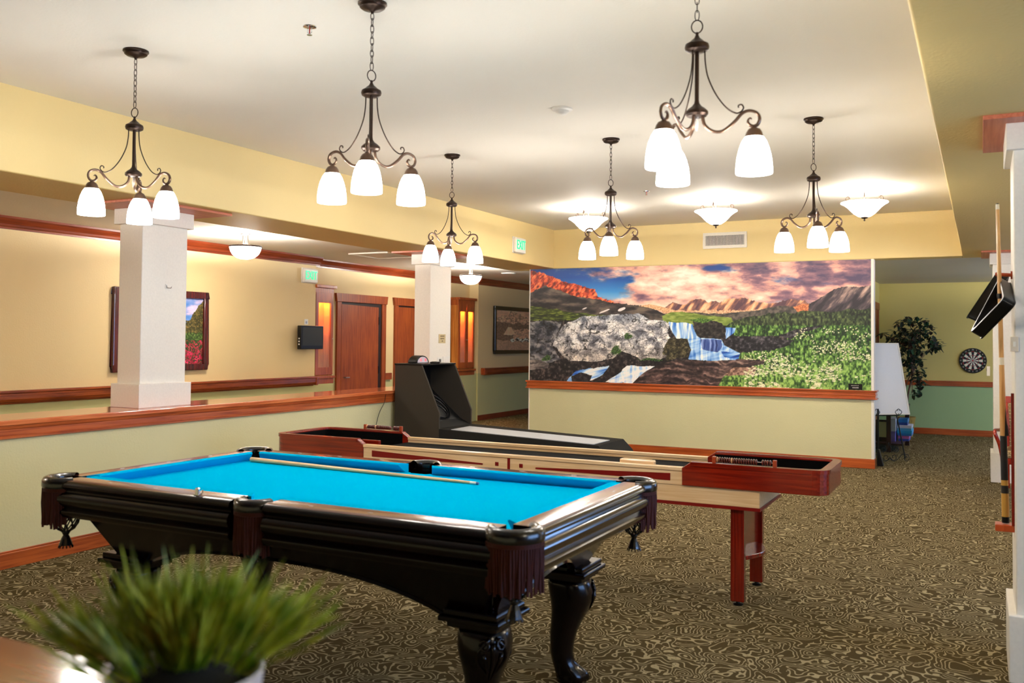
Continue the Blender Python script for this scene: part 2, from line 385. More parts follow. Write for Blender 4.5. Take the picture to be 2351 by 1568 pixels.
column('column_right_near', .135, .60, 4.87, 5.34, 0, ZS, (.01, .75, 4.72, 5.55), .305)
column('column_right_far', .115, .58, 11.75, 12.2, 0, ZS, (0, .75, 11.55, 12.4), .33)

# counter the photographer leans over: another half wall with the same cap
o = MB(); o.box(-6.19, -.35, .72, 1.06, 0, .955); struct(o.build('wall_counter', M['green']))
o = MB(); o.box(-6.27, -.30, .55, 1.115, .952, .988); struct(o.build('trim_10', wood('counter_wood', (140, 58, 22), (172, 84, 36), 'X', .16, coat=.7), bevel=.008))

# ------------------------------------------------------------------ chandeliers
def spiral(cx, cz, r0_, r1_, a0, a1, n=14):
    return [(cx+(r0_+(r1_-r0_)*i/(n-1))*math.cos(a0+(a1-a0)*i/(n-1)), 0, cz+(r0_+(r1_-r0_)*i/(n-1))*math.sin(a0+(a1-a0)*i/(n-1))) for i in range(n)]
def bez(pts, n=24):
    """smooth path through points (Catmull-Rom)"""
    P = [Vector(p) for p in pts]; P = [P[0]*2-P[1]]+P+[P[-1]*2-P[-2]]; out = []
    k = len(P)-3
    for i in range(k):
        for j in range(max(2, n//k)):
            t = j/max(2, n//k); a, b, c, d = P[i:i+4]
            out.append(.5*((2*b)+(-a+c)*t+(2*a-5*b+4*c-d)*t*t+(-a+3*b-3*c+d)*t**3))
    out.append(P[-2]); return out
def make_chandelier():
    t = thing('chandelier', 'x', 'chandelier', group='three-light chandeliers hanging in the game room')
    MB().lathe([(.0, 0), (.069, 0), (.070, -.008), (.063, -.014), (.061, -.022), (.05, -.03), (.018, -.036), (.009, -.042), (.006, -.052), (0, -.052)], seg=32).build('canopy', M['bronze'], t, smooth=True)
    o = MB(); z = -.048; k = 0
    while z > -.318:
        h = .040 if k % 3 else .034; pts = []
        for i in range(16):
            a = 2*math.pi*i/16; x = .0085*math.cos(a); zz = (h/2)*math.sin(a); zz = max(-h/2, min(h/2, zz*1.1))
            pts.append((x if k % 2 == 0 else 0, 0 if k % 2 == 0 else x, z-h/2+zz))
        o.tube(pts, .0019, 6, closed=True); z -= h-.008; k += 1
    o.build('chain', M['bronze'], t, smooth='all')
    o = MB(); o.tube([(.022*math.cos(2*math.pi*i/24), .0, -.352+.026*math.sin(2*math.pi*i/24)) for i in range(24)], .0026, 6, closed=True)
    o.build('ring', M['bronze'], t, smooth='all')
    MB().lathe([(0, -.372), (.007, -.376), (.006, -.386), (.012, -.398), (.024, -.408), (.030, -.414), (.046, -.424), (.049, -.436), (.046, -.447), (.036, -.453), (0, -.455)], seg=32).build('upper_hub', M['bronze'], t, smooth=True)
    MB().lathe([(.0085, -.452), (.0085, -.648), (.011, -.662), (.020, -.674), (.034, -.684), (.045, -.695), (.0455, -.706), (.038, -.714), (0, -.716)], seg=28).build('stem', M['bronze'], t, smooth=True)
    MB().lathe([(0, -.714), (.010, -.716), (.006, -.728), (.009, -.738), (.007, -.756), (.003, -.772), (0, -.776)], seg=16).build('finial', M['glassclear'], t, smooth=True)
    for i in range(3):
        rm = Matrix.Rotation(i*2*math.pi/3, 4, 'Z')
        o = MB(); o.m = rm
        p = bez([(.022, 0, -.712), (.030, 0, -.748), (.060, 0, -.775), (.10, 0, -.778), (.145, 0, -.745), (.175, 0, -.712), (.203, 0, -.702), (.232, 0, -.712), (.243, 0, -.735), (.236, 0, -.757), (.219, 0, -.765), (.203, 0, -.757), (.198, 0, -.742), (.206, 0, -.731), (.213, 0, -.736)], 60)
        o.tube(p, [.0062]*(len(p)-14)+[.0062*(1-.05*j) for j in range(14)], 8, flat=1.25)
        o.build('arm', M['bronzelight'], t, smooth='all')
        o = MB(); o.m = rm
        p = bez([(.031, 0, -.452), (.033, 0, -.50), (.044, 0, -.56), (.075, 0, -.63), (.115, 0, -.685), (.150, 0, -.708), (.170, 0, -.705), (.181, 0, -.690), (.174, 0, -.676), (.162, 0, -.679), (.162, 0, -.688)], 50)
        o.tube(p, .0030, 6); o.build('brace', M['bronze'], t, smooth='all')
        o = MB(); o.m = rm
        o.lathe([(.0695, -.952), (.0705, -.945), (.0695, -.918), (.0655, -.885), (.0575, -.852), (.047, -.825), (.034, -.805), (.020, -.799), (.018, -.802), (.034, -.809), (.045, -.829), (.0555, -.855), (.0635, -.887), (.0675, -.92), (.0685, -.946)], (.222, 0, 0), 28)
        sh = o.build('lamp_shade', M['shade'], t, smooth='all')
        o = MB(); o.m = rm
        o.lathe([(0, -.762), (.007, -.763), (.010, -.770), (.022, -.776), (.030, -.788), (.036, -.806), (.037, -.812), (.030, -.812)], (.222, 0, 0), 24)
        f = o.build('shade_holder', M['bronzelight'], sh, smooth='all')
    return t
ch = make_chandelier()
specs = [(-4.24, 3.60, 10, 'bronze chandelier hanging nearest the left wall, in front of the first white column'),
         (-2.60, 3.58, 62, 'bronze chandelier hanging over the middle of the blue pool table'),
         (-1.01, 3.58, 12, 'largest-looking bronze chandelier, its ceiling canopy cut off by the top of the photo'),
         (-4.11, 6.86, 8, 'bronze chandelier hanging in front of the second white column'),
         (-2.63, 6.85, 48, 'bronze chandelier overlapping the leftmost glowing bowl light'),
         (-1.07, 6.83, 46, 'bronze chandelier between the air vent and the rightmost bowl light')]
for i, (x, y, a, lb) in enumerate(specs):
    if i == 0: ch.location = (x, y, ZC); ch.rotation_euler = (0, 0, R(a)); ch['label'] = lb
    else: dup(ch, (x, y, ZC), R(a), lb)

# bowl lights by the far beam
def bulb(parent, loc, W, r=.03, color=(1, .97, .92)):
    l = bpy.data.lights.new('bulb', 'POINT'); l.energy = W; l.shadow_soft_size = r; l.color = color
    o = bpy.data.objects.new('bulb', l); COL.objects.link(o); o.parent = parent; o.location = loc; return o
def make_bowl():
    t = thing('bowl_light', 'x', 'ceiling light', group='glowing bowl lights along the far beam')
    MB().lathe([(0, 0), (.062, 0), (.062, -.006), (.05, -.014), (.012, -.018), (0, -.018)], seg=24).build('canopy', M['nickel'], t, smooth=True)
    MB().lathe([(.006, -.015), (.006, -.30)], seg=10).build('stem', M['nickel'], t, smooth=True)
    o = MB()
    for i in range(3):
        o.m = Matrix.Rotation(R(-27+120*i+63), 4, 'Z')
        o.tube(bez([(.012, 0, -.12), (.06, 0, -.105), (.12, 0, -.118), (.165, 0, -.128), (.20, 0, -.112), (.212, 0, -.082), (.198, 0, -.058), (.176, 0, -.060), (.170, 0, -.078), (.180, 0, -.086)], 40), .0055, 8)
    o.build('scroll_arm', M['bronze'], t, smooth='all')
    MB().lathe([(.236, -.133), (.237, -.139), (.205, -.156), (.168, -.186), (.135, -.222), (.10, -.256), (.06, -.282), (.02, -.292), (.0, -.293)], seg=40).build('bowl', M['bowl'], t, smooth='all')
    MB().lathe([(0, -.288), (.036, -.286), (.038, -.292), (.026, -.302), (.008, -.306), (.007, -.316), (.01, -.322), (.005, -.33), (0, -.331)], seg=20).build('finial', M['bronze'], t, smooth=True)
    bulb(t, (0, 0, -.16), BOWL_W)
    return t
b = make_bowl()
for i, (x, lb) in enumerate(((-4.23, 'glowing bowl light partly hidden behind a chandelier, leftmost of the three'), (-2.665, 'glowing bowl light right above the wall air vent'), (-1.09, 'glowing bowl light nearest the right soffit edge'))):
    if i == 0: b.location = (x, 10.27, ZC); b['label'] = lb
    else: dup(b, (x, 10.24, ZC), 0, lb)
def make_hall_light():
    t = thing('hall_light', 'x', 'ceiling light', group='dome lights on the hall ceiling')
    MB().lathe([(0, 0), (.06, 0), (.06, -.01), (.03, -.02), (0, -.02)], seg=24).build('canopy', M['nickel'], t, smooth=True)
    o = MB()
    for i in range(3):
        a = R(120*i+10); o.lathe([(.008, -.015), (.008, -.135)], (.03*math.cos(a), .03*math.sin(a), 0), 10)
    o.build('stem', M['nickel'], t, smooth=True)
    o = MB(); o.lathe([(.178, -.135), (.184, -.14), (.184, -.152), (.178, -.158), (.170, -.152), (.170, -.14)], seg=40)
    o.build('rim', M['bronze'], t, smooth=True)
    MB().lathe([(.176, -.152), (.172, -.175), (.162, -.205), (.14, -.24), (.10, -.272), (.05, -.288), (0, -.292)], seg=40).build('dome', M['dome'], t, smooth='all')
    bulb(t, (0, 0, -.14), HALL_W)
    return t
b = make_hall_light(); b.location = (-7.48, 7.92, 2.74); b['label'] = 'glass dome light on the hall ceiling right of the first white column'
dup(b, (-7.36, 12.9, 2.74), 0, 'glass dome light on the hall ceiling right of the second white column')
dup(b, (-7.5, 2.2, 2.74), 0, 'glass dome light on the hall ceiling outside the left edge')
dup(b, (1.9, 15.0, 2.606), 0, 'added unseen dome light on the far room ceiling behind the right columns')  # unseen lamp, added to brighten the far room
dup(b, (2.3, 1.2, ZS), 0, 'added unseen dome light on the right ceiling nearest the photographer')  # unseen lamp, added to warm the near right soffit
dup(b, (2.1, 8.4, ZS), 0, 'added unseen dome light on the right ceiling between the two right columns')  # unseen lamp, added to lift the right soffit
# small ceiling devices
t = thing('smoke_detector', 'white round smoke detector on the cream ceiling', 'smoke detector', (-2.59, 5.80, ZC))
MB().lathe([(0, 0), (.072, 0), (.072, -.012), (.06, -.018), (0, -.018)], seg=32).build('base', M['whiteplastic'], t, smooth=True)
MB().lathe([(.05, -.018), (.046, -.028), (.03, -.042), (.012, -.048), (0, -.048)], seg=24).build('sensor_head', M['whiteplastic'], t, smooth=True)
def sprinkler(loc, label, s=1):
    t = thing('sprinkler', label, 'fire sprinkler', loc)
    MB().lathe([(0, 0), (.035*s, 0), (.034*s, -.004), (.012*s, -.010), (0, -.01)], seg=20).build('escutcheon', M['chrome'], t, smooth=True)
    o = MB(); o.tube([(-.012, 0, -.01), (-.014, 0, -.03), (0, 0, -.042)], .002, 6); o.tube([(.012, 0, -.01), (.014, 0, -.03), (0, 0, -.042)], .002, 6); o.lathe([(0, -.042), (.014, -.043), (.014, -.045), (0, -.045)], seg=12)
    o.build('frame', M['chrome'], t, smooth=True)
    MB().lathe([(.003, -.01), (.0035, -.04)], seg=8).build('glass_bulb', plain('red_glass_bulb', (200, 30, 30), .2), t)
sprinkler((-3.09, 3.71, ZC), 'chrome fire sprinkler with red bulb on the ceiling between two front chandeliers')
sprinkler((-3.2, 9.4, ZC), 'small fire sprinkler on the ceiling beside the second-row middle chandelier')
sprinkler((-7.3, 11.9, 2.74), 'small fire sprinkler on the hall ceiling left of the second column', 1)
t = thing('recessed_light', 'round white recessed light in the hall ceiling near the mural', 'recessed light', tuple(pix(1168, 627, 'Z', 2.74)))  # recessed light, built as a plain white disc that does not glow
MB().lathe([(0, 0), (.13, 0), (.12, -.014), (0, -.016)], seg=32).build('grille', M['whiteplastic'], t, smooth=True)
MB().lathe([(.12, 0), (.135, 0), (.135, -.008), (.12, -.008)], seg=32).build('ring', M['whiteplastic'], t, smooth=True)
t = thing('attic_hatch', 'square access hatch with pale frame in the hall ceiling', 'access hatch', (-7.5, 10.65, 2.74))
MB((-7.5, 10.65, 2.74)).box(-7.80, -7.20, 10.32, 10.98, 2.728, 2.74).build('panel', M['hallceil'], t)
o = MB((-7.5, 10.65, 2.74)); o.box(-7.83, -7.17, 10.29, 10.32, 2.722, 2.74); o.box(-7.83, -7.17, 10.98, 11.01, 2.722, 2.74); o.box(-7.83, -7.80, 10.32, 10.98, 2.722, 2.74); o.box(-7.20, -7.17, 10.32, 10.98, 2.722, 2.74)
o.build('frame', M['white'], t)

# air vent on the far beam
t = thing('air_vent', 'white rectangular air vent with dark grid on the far yellow beam', 'air vent', (-3.05, YM, 2.91))
o = MB((-3.05, YM, 2.91)); X0, X1, Z0, Z1 = -3.345, -2.757, 2.806, 3.020
o.box(X0, X1, YM-.012, YM+.004, Z0, Z0+.042); o.box(X0, X1, YM-.012, YM+.004, Z1-.042, Z1); o.box(X0, X0+.035, YM-.012, YM+.004, Z0+.042, Z1-.042); o.box(X1-.035, X1, YM-.012, YM+.004, Z0+.042, Z1-.042)
o.build('frame', M['white'], t, bevel=.003)
MB((-3.05, YM, 2.91)).box(X0+.03, X1-.03, YM-.001, YM+.003, Z0+.04, Z1-.04).build('duct_opening', M['dark'], t)
o = MB((-3.05, YM, 2.91))
for i in range(27): x = X0+.044+i*(X1-X0-.088)/26; o.box(x-.003, x+.003, YM-.009, YM, Z0+.042, Z1-.042)
for i in range(7): z = Z0+.055+i*(Z1-Z0-.11)/6; o.box(X0+.035, X1-.035, YM-.006, YM-.001, z-.0018, z+.0018)
o.build('grille', M['white'], t)

# lettering helper
def text_mesh(name, body, size, mat, parent, M4, extrude=.002, align='CENTER'):
    cu = bpy.data.curves.new(name, 'FONT'); cu.body = body; cu.size = size; cu.extrude = extrude; cu.align_x = align; cu.align_y = 'CENTER'
    tmp = bpy.data.objects.new(name, cu); COL.objects.link(tmp)
    dg = bpy.context.evaluated_depsgraph_get(); me = bpy.data.meshes.new_from_object(tmp.evaluated_get(dg))
    bpy.data.objects.remove(tmp); bpy.data.curves.remove(cu)
    me.transform(M4); me.materials.clear(); me.materials.append(mat); me.name = name
    o = bpy.data.objects.new(name, me); COL.objects.link(o); o.parent = parent; return o
# facing +X: text x -> +Y, text y -> +Z
FX = Matrix(((0, 0, 1, 0), (1, 0, 0, 0), (0, 1, 0, 0), (0, 0, 0, 1)))
M['exitgreen'] = plain('lit_green_letters', (10, 190, 110), .4, emit=(10, 240, 150), es=.35)
def exit_sign(x, y, z, label, wd=.30, h=.20):
    t = thing('exit_sign', label, 'exit sign', (x, y, z), group='green exit signs')
    MB().box(0, .012, -wd/2-.012, wd/2+.012, -h/2-.008, h/2+.012).build('back_plate', M['white'], t, bevel=.008)
    MB().box(.012, .055, -wd/2, wd/2, -h/2, h/2).build('housing', M['whiteplastic'], t, bevel=.012)
    text_mesh('letters', 'EXIT', .175, M['exitgreen'], t, Matrix.Translation((.058, 0, 0)) @ FX @ Matrix.Diagonal((.72, 1, 1, 1)), .003)
exit_sign(-8.65, 10.44, 2.455, 'green exit sign on the hall wall at its outer corner')
exit_sign(-5.56, 11.01, 2.825, 'green exit sign on the yellow beam near the mural')

# ------------------------------------------------------------------ printed pictures (flat prints: colour per vertex of a fine grid)
def vnoise(x, y, seed):
    xi = np.floor(x).astype(np.int64); yi = np.floor(y).astype(np.int64); fx = x-xi; fy = y-yi
    fx = fx*fx*(3-2*fx); fy = fy*fy*(3-2*fy)
    def h(a, b):
        n_ = (a*374761393+b*668265263+seed*974634777) & 0xffffffff
        n_ = ((n_ ^ (n_ >> 13))*1274126177) & 0xffffffff
        return ((n_ ^ (n_ >> 16)) & 0xffff)/65535.0
    return (h(xi, yi)*(1-fx)+h(xi+1, yi)*fx)*(1-fy)+(h(xi, yi+1)*(1-fx)+h(xi+1, yi+1)*fx)*fy
def fbm(x, y, seed, o=5, g=.5):
    a = 1.0; t = 0; s_ = 0
    for i in range(o): s_ = s_+a*vnoise(x*2**i, y*2**i, seed+i*17); t += a; a *= g
    return s_/t
def inpoly(x, y, poly):
    c = np.zeros(x.shape, bool); n_ = len(poly)
    for i in range(n_):
        x1, y1 = poly[i]; x2, y2 = poly[(i+1) % n_]
        if y1 == y2: continue
        k = ((y1 > y) != (y2 > y)) & (x < (x2-x1)*(y-y1)/(y2-y1)+x1); c ^= k
    return c
def sm(a, b, x): t = np.clip((x-a)/(b-a), 0, 1); return t*t*(3-2*t)
def mixc(c, col, m): m = m[..., None]; return c*(1-m)+np.array(col, float)*m if not isinstance(col, np.ndarray) else c*(1-m)+col*m
def grad(x, stops):
    xs = [s_[0] for s_ in stops]; return np.stack([np.interp(x, xs, [s_[1][k] for s_ in stops]) for k in range(3)], -1)
def print_mesh(name, nx, ny, corner, du, dv, col, mat, parent=None, off=(0, 0, 0)):
    """grid from corner along du and dv; col (ny, nx, 3) sRGB 0-255, row 0 at the bottom"""
    us = np.linspace(0, 1, nx); vs_ = np.linspace(0, 1, ny); U, V = np.meshgrid(us, vs_)
    P = np.array(corner)[None, None]-np.array(off)[None, None]+U[..., None]*np.array(du)+V[..., None]*np.array(dv)
    me = bpy.data.meshes.new(name); nv = nx*ny; nf = (nx-1)*(ny-1)
    me.vertices.add(nv); me.vertices.foreach_set('co', P.reshape(-1).astype(np.float32))
    i = (np.arange(ny-1)[:, None]*nx+np.arange(nx-1)[None]).reshape(-1); q = np.stack([i, i+1, i+1+nx, i+nx], -1).reshape(-1)
    me.loops.add(nf*4); me.loops.foreach_set('vertex_index', q.astype(np.int32))
    me.polygons.add(nf); me.polygons.foreach_set('loop_start', (np.arange(nf)*4).astype(np.int32)); me.polygons.foreach_set('loop_total', np.full(nf, 4, np.int32))
    me.update()
    at_ = me.color_attributes.new('print', 'FLOAT_COLOR', 'POINT'); c = np.clip(col, 0, 255)/255.; c = np.where(c <= .04045, c/12.92, ((c+.055)/1.055)**2.4)
    at_.data.foreach_set('color', np.concatenate([c, np.ones(c.shape[:2]+(1,))], -1).reshape(-1).astype(np.float32))
    me.materials.append(mat); o = bpy.data.objects.new(name, me); COL.objects.link(o)
    if parent: o.parent = parent
    return o

def mural_colors(nx, ny):
    """mountain stream at sunset; X right 0..2190, Y down 0..760 (units of a close view of the wall)"""
    u, v = np.meshgrid(np.linspace(0, 1, nx), np.linspace(0, 1, ny)); x = 100+u*2190; y = (107-65*u)*v+(828+62*u)*(1-v)
    y = y+0.0
    w1 = (fbm(x/60, y/60, 3)-.5)*2; w2 = (fbm(x/60, y/60, 9)-.5)*2; f = fbm(x/14, y/14, 21); fine = fbm(x/5, y/5, 33, 3)
    X = x+w1*26; Y = y+w2*22
    # sky
    C = grad(y, [(40, (24, 62, 128)), (160, (20, 78, 156)), (250, (60, 140, 205)), (340, (190, 215, 230)), (380, (235, 225, 215))])
    cl = fbm(x/260+3.1, y/90, 5, 6, .58); bias = .62*sm(680, 1020, x)+.16*sm(300, 700, x)*sm(120, 60, y)-.30*np.exp(-((x-640)/170)**2-((y-260)/50)**2)-.42*np.exp(-((x-1390)/110)**2-((y-95)/28)**2)-.3*np.exp(-((x-1990)/60)**2-((y-142)/16)**2)
    bias = bias-.55*np.exp(-((x-1460)/150)**2-((y-100)/32)**2)-.35*np.exp(-((x-830)/90)**2-((y-130)/34)**2)+.35*np.exp(-((x-560)/160)**2-((y-140)/24)**2)
    m_ = sm(.40, .62, cl*.9+bias*.42)
    sh = fbm(x/150+7+w1*.2, y/58+2, 11, 6, .58)
    cloud = grad(sh+.30*np.exp(-((x-1150)/330)**2-((y-210)/110)**2)+.16*np.exp(-((x-1690)/300)**2-((y-240)/60)**2)-.10*sm(1500, 2200, x)*sm(200, 80, y), [(.25, (84, 72, 98)), (.42, (142, 104, 118)), (.55, (214, 158, 146)), (.68, (242, 196, 176)), (.85, (255, 232, 214))])
    C = C*(1-m_[..., None])+cloud*m_[..., None]
    hz = sm(290, 350, y)*sm(700, 900, x)*.55; C = mixc(C, (250, 218, 198), hz)
    def P(poly, a=1.0): return inpoly(x*(1-a)+X*a, y*(1-a)+Y*a, poly)
    # distant right range
    ridge = [(1040, 372), (1065, 350), (1110, 318), (1150, 330), (1190, 337), (1230, 304), (1290, 296), (1340, 322), (1375, 310), (1410, 322), (1450, 298), (1500, 296), (1550, 290), (1600, 300), (1640, 318), (1690, 322), (1740, 328), (1800, 308), (1860, 302), (1920, 312), (1950, 330), (2060, 330), (2300, 400), (2300, 420), (1040, 420)]
    k = inpoly(x, y+(f-.5)*16, ridge); rr = fbm(x/26+y/40, y/70, 41, 5)
    C[k] = grad(rr, [(.3, (92, 66, 76)), (.48, (150, 104, 92)), (.58, (226, 158, 118)), (.75, (250, 206, 164))])[k]
    k = k & (y > 372+ (f-.5)*20); C[k] = grad(fine, [(.3, (190, 140, 110)), (.7, (236, 200, 160))])[k]
    # valley shade under the range
    k = P([(1000, 400), (1200, 384), (1420, 396), (1640, 372), (1760, 345), (1960, 345), (2300, 330), (2300, 480), (1000, 480)], .35); C[k] = grad(f, [(.3, (64, 62, 60)), (.7, (112, 100, 92))])[k]
    k = P([(1850, 350), (1900, 335), (1980, 340), (1985, 370), (1880, 384)], .4); C[k] = grad(fine, [(.3, (170, 92, 62)), (.7, (230, 150, 100))])[k]
    # right mountain
    k = inpoly(x, y+(f-.5)*12, [(1945, 330), (2000, 300), (2050, 262), (2100, 230), (2160, 216), (2240, 222), (2300, 205), (2300, 400), (1940, 380)])
    C[k] = grad(rr-.14*sm(250, 340, y), [(.3, (54, 48, 56)), (.5, (92, 80, 84)), (.66, (168, 140, 130)), (.8, (205, 176, 160))])[k]
    # left slopes
    k = inpoly(x, y+(f-.5)*24, [(90, 112), (200, 128), (330, 180), (500, 215), (575, 238), (600, 284), (720, 322), (800, 336), (800, 400), (90, 400)])
    C[k] = grad(fbm(x/16+y/30, y/22, 51, 4), [(.3, (110, 38, 30)), (.48, (196, 74, 48)), (.62, (236, 112, 66)), (.8, (250, 160, 104))])[k]
    k = inpoly(x, y+(f-.5)*14, [(90, 262), (150, 236), (210, 212), (330, 246), (430, 282), (520, 292), (610, 302), (700, 324), (800, 332), (900, 342), (980, 360), (1030, 384), (1080, 410), (1100, 480), (90, 480)])
    C[k] = grad(fbm(x/70, y/24, 61, 5)-.05*sm(260, 330, y)*sm(700, 300, x), [(.3, (40, 36, 40)), (.5, (74, 66, 64)), (.7, (118, 104, 92))])[k]
    for px, py, a_, b_ in ((640, 380, 34, 5), (765, 366, 26, 10), (500, 362, 20, 4)):
        k = ((X-px)/a_)**2+((y+(x-px)*.35-py)/b_)**2 < 1; C[k] = (228, 220, 216)
    k = P([(880, 345), (960, 332), (1040, 352), (1160, 384), (1100, 394), (1040, 384), (960, 356)], .2); C[k] = grad(fine, [(.3, (196, 140, 104)), (.7, (240, 196, 150))])[k]
    gr = fbm(x/30, y/7, 71, 4)
    k = P([(90, 345), (300, 370), (520, 395), (800, 405), (830, 440), (400, 470), (90, 470)], .6); C[k] = grad(gr, [(.3, (40, 46, 24)), (.55, (78, 92, 38)), (.75, (128, 140, 62))])[k]
    # meadows
    k = P([(1040, 410), (1100, 384), (1180, 382), (1300, 402), (1480, 425), (1500, 470), (1050, 470)], .3); C[k] = grad(gr, [(.3, (104, 124, 52)), (.6, (142, 158, 78)), (.8, (168, 176, 98))])[k]
    # lower ground base: dark rock
    k = y > 440+(f-.5)*20; k &= ~P([(1040, 400), (1500, 425), (1500, 470), (1050, 470)], .2)
    C[k] = grad(f, [(.3, (14, 13, 18)), (.55, (44, 38, 42)), (.75, (96, 84, 80))])[k]
    # right meadow
    R_ = [(1440, 470), (1560, 420), (1640, 400), (1900, 380), (2300, 370), (2300, 900), (1340, 900), (1440, 800), (1560, 760), (1700, 700), (1520, 685), (1540, 650), (1700, 620), (1840, 600), (1820, 545), (1500, 545)]
    k = P(R_, .8); gg = fbm(x/9, y/16, 81, 4); bright = .16*sm(560, 760, y)
    C[k] = grad(gg+bright, [(.3, (20, 44, 18)), (.5, (58, 88, 40)), (.65, (100, 138, 66)), (.82, (160, 196, 104))])[k]
    km = k & (y < 470); C[km] = grad(gg, [(.3, (26, 34, 24)), (.55, (62, 76, 46)), (.8, (112, 124, 78))])[km]
    # dark rocks on the right of the fall
    for poly in ([(1420, 580), (1480, 555), (1560, 540), (1700, 545), (1790, 560), (1860, 565), (1830, 600), (1720, 630), (1580, 640), (1500, 610)], [(1770, 540), (1860, 500), (2000, 470), (2020, 480), (1880, 530), (1850, 560)]):
        k = P(poly, .5); C[k] = grad(f-.1*sm(560, 620, y), [(.3, (18, 18, 24)), (.55, (56, 52, 58)), (.75, (108, 100, 104))])[k]
    # big pale rock
    cr = fbm(x/48+w1, y/40+w2, 91, 6); ck = np.abs(fbm(x/85, y/60, 95, 3)-.5)
    k = P([(270, 600), (300, 540), (350, 470), (470, 420), (560, 402), (700, 402), (880, 395), (960, 430), (1050, 440), (1095, 470), (1085, 520), (1110, 580), (1120, 640), (1080, 680), (900, 690), (760, 640), (700, 690), (560, 710), (400, 700), (330, 660)], .7)
    col = grad(cr, [(.3, (92, 92, 100)), (.42, (150, 148, 152)), (.55, (196, 192, 190)), (.7, (236, 230, 222))]); warm = sm(560, 700, y)*.35; col = col*(1-warm[..., None])+np.array((182, 160, 136))*warm[..., None]
    cool = sm(480, 400, y)*.3; col = col*(1-cool[..., None])+np.array((120, 138, 160))*cool[..., None]
    col *= (.25+.75*sm(.0, .022, ck))[..., None]*(.35+.65*sm(.0, .03, np.abs(fbm(x/42, y/34, 97, 3)-.5)))[..., None]*(.70+.72*fine)[..., None]
    C[k] = col[k]
    # left boulders
    cl2 = np.abs(fbm(x/60, y/34, 105, 3)-.5)
    k = P([(80, 450), (180, 440), (340, 450), (300, 540), (270, 620), (330, 700), (200, 720), (80, 760)], .6)
    col = grad(fbm(x/40, y/26, 101, 5), [(.3, (34, 38, 48)), (.5, (84, 84, 92)), (.72, (150, 146, 146))])*(.35+.65*sm(.0, .05, cl2))[..., None]; C[k] = col[k]
    # green tufts on rock
    for px, py, a_, b_ in ((215, 680, 55, 16), (720, 640, 46, 34), (800, 540, 20, 24), (950, 690, 80, 10)):
        k = ((X+w2*30-px)/a_)**2+((Y-py)/b_)**2 < .4+1.4*(fine-.2); C[k] = grad(fine, [(.3, (28, 48, 28)), (.7, (84, 116, 58))])[k]
    # mossy dark rock by the fall
    k = P([(1050, 590), (1110, 555), (1200, 570), (1225, 610), (1210, 690), (1080, 700), (1040, 650)], 1.2); C[k] = grad(f*.6+fine*.4, [(.3, (18, 16, 12)), (.5, (62, 56, 38)), (.7, (120, 112, 84))])[k]
    k = P([(1240, 446), (1330, 438), (1420, 455), (1450, 490), (1445, 556), (1290, 560), (1260, 520)], .4); C[k] = grad(f, [(.3, (16, 16, 18)), (.75, (78, 70, 66))])[k]
    k = P([(1210, 440), (1300, 420), (1380, 436), (1300, 452)], .5); C[k] = grad(fine, [(.3, (40, 70, 30)), (.7, (110, 150, 64))])[k]
    # bottom slabs
    k = P([(830, 870), (880, 800), (1000, 730), (1130, 700), (1330, 705), (1520, 690), (1690, 690), (1680, 720), (1500, 760), (1440, 800), (1380, 900), (830, 900)], .3)
    sl = fbm(x/90+w2*.9, (y+w1*22+26*np.sin(x/140))/13, 111, 5)*.75+.25*f; C[k] = grad(sl, [(.3, (34, 26, 28)), (.52, (80, 62, 60)), (.7, (148, 120, 110)), (.85, (206, 176, 160))])[k]
    k = P([(1440, 790), (1500, 745), (1640, 740), (1620, 790), (1460, 800)], .3); C[k] = grad(f, [(.3, (92, 66, 56)), (.7, (190, 150, 130))])[k]
    # water
    st = fbm((x+w1*8)/13, y/150, 121, 3)*.8+.16; st2 = fbm(x/110, (y+x*.25)/14, 125, 3)*.8+.16
    def water(poly, s_, a=.25, deep=0):
        k = P(poly, a); C[k] = grad(s_-deep, [(.2, (10, 40, 120)), (.38, (50, 110, 200)), (.55, (150, 190, 232)), (.75, (244, 248, 252))])[k]
    water([(1080, 448), (1130, 455), (1190, 452), (1238, 462), (1262, 540), (1290, 560), (1225, 600), (1205, 560), (1130, 556), (1100, 500)], st, deep=-.08)
    water([(1445, 482), (1508, 490), (1500, 520), (1450, 560), (1448, 520)], st, deep=.05)
    water([(1205, 560), (1290, 556), (1420, 562), (1440, 600), (1538, 650), (1510, 696), (1380, 700), (1210, 696), (1230, 630)], st*.6+st2*.4, deep=-.02)
    k = P([(1285, 562), (1420, 566), (1425, 610), (1400, 650), (1300, 625)], .3); C[k] = grad(st, [(.3, (20, 30, 70)), (.55, (60, 84, 150)), (.75, (150, 170, 220))])[k]
    water([(1420, 640), (1538, 650), (1528, 690), (1440, 680)], st2, deep=.14)
    water([(375, 832), (440, 770), (560, 752), (690, 735), (640, 790), (560, 830), (440, 838)], st2, .4, deep=-.02)
    water([(655, 842), (740, 790), (800, 735), (990, 738), (900, 790), (840, 850)], st2*.5+st*.5, .3, deep=-.14)
    k = P([(410, 800), (480, 780), (560, 800), (540, 840), (420, 838)], .3); C[k] = grad(f, [(.3, (14, 14, 20)), (.75, (66, 58, 60))])[k]
    k = P([(640, 790), (690, 730), (760, 730), (770, 770), (700, 810)], .3); C[k] = grad(f, [(.3, (16, 14, 18)), (.75, (66, 56, 56))])[k]
    k = P([(60, 700), (160, 690), (250, 720), (240, 750), (90, 760)], .4); C[k] = grad(sl, [(.3, (60, 56, 58)), (.75, (160, 148, 140))])[k]
    # flowers and blades
    rs = np.random.RandomState(5); dx = 2190/nx
    bl = k*0
    G = P(R_, .5) & (y > 470)
    n_ = 2600
    fx = 1450+rs.rand(n_)*850; fy = 480+rs.rand(n_)**.8*400
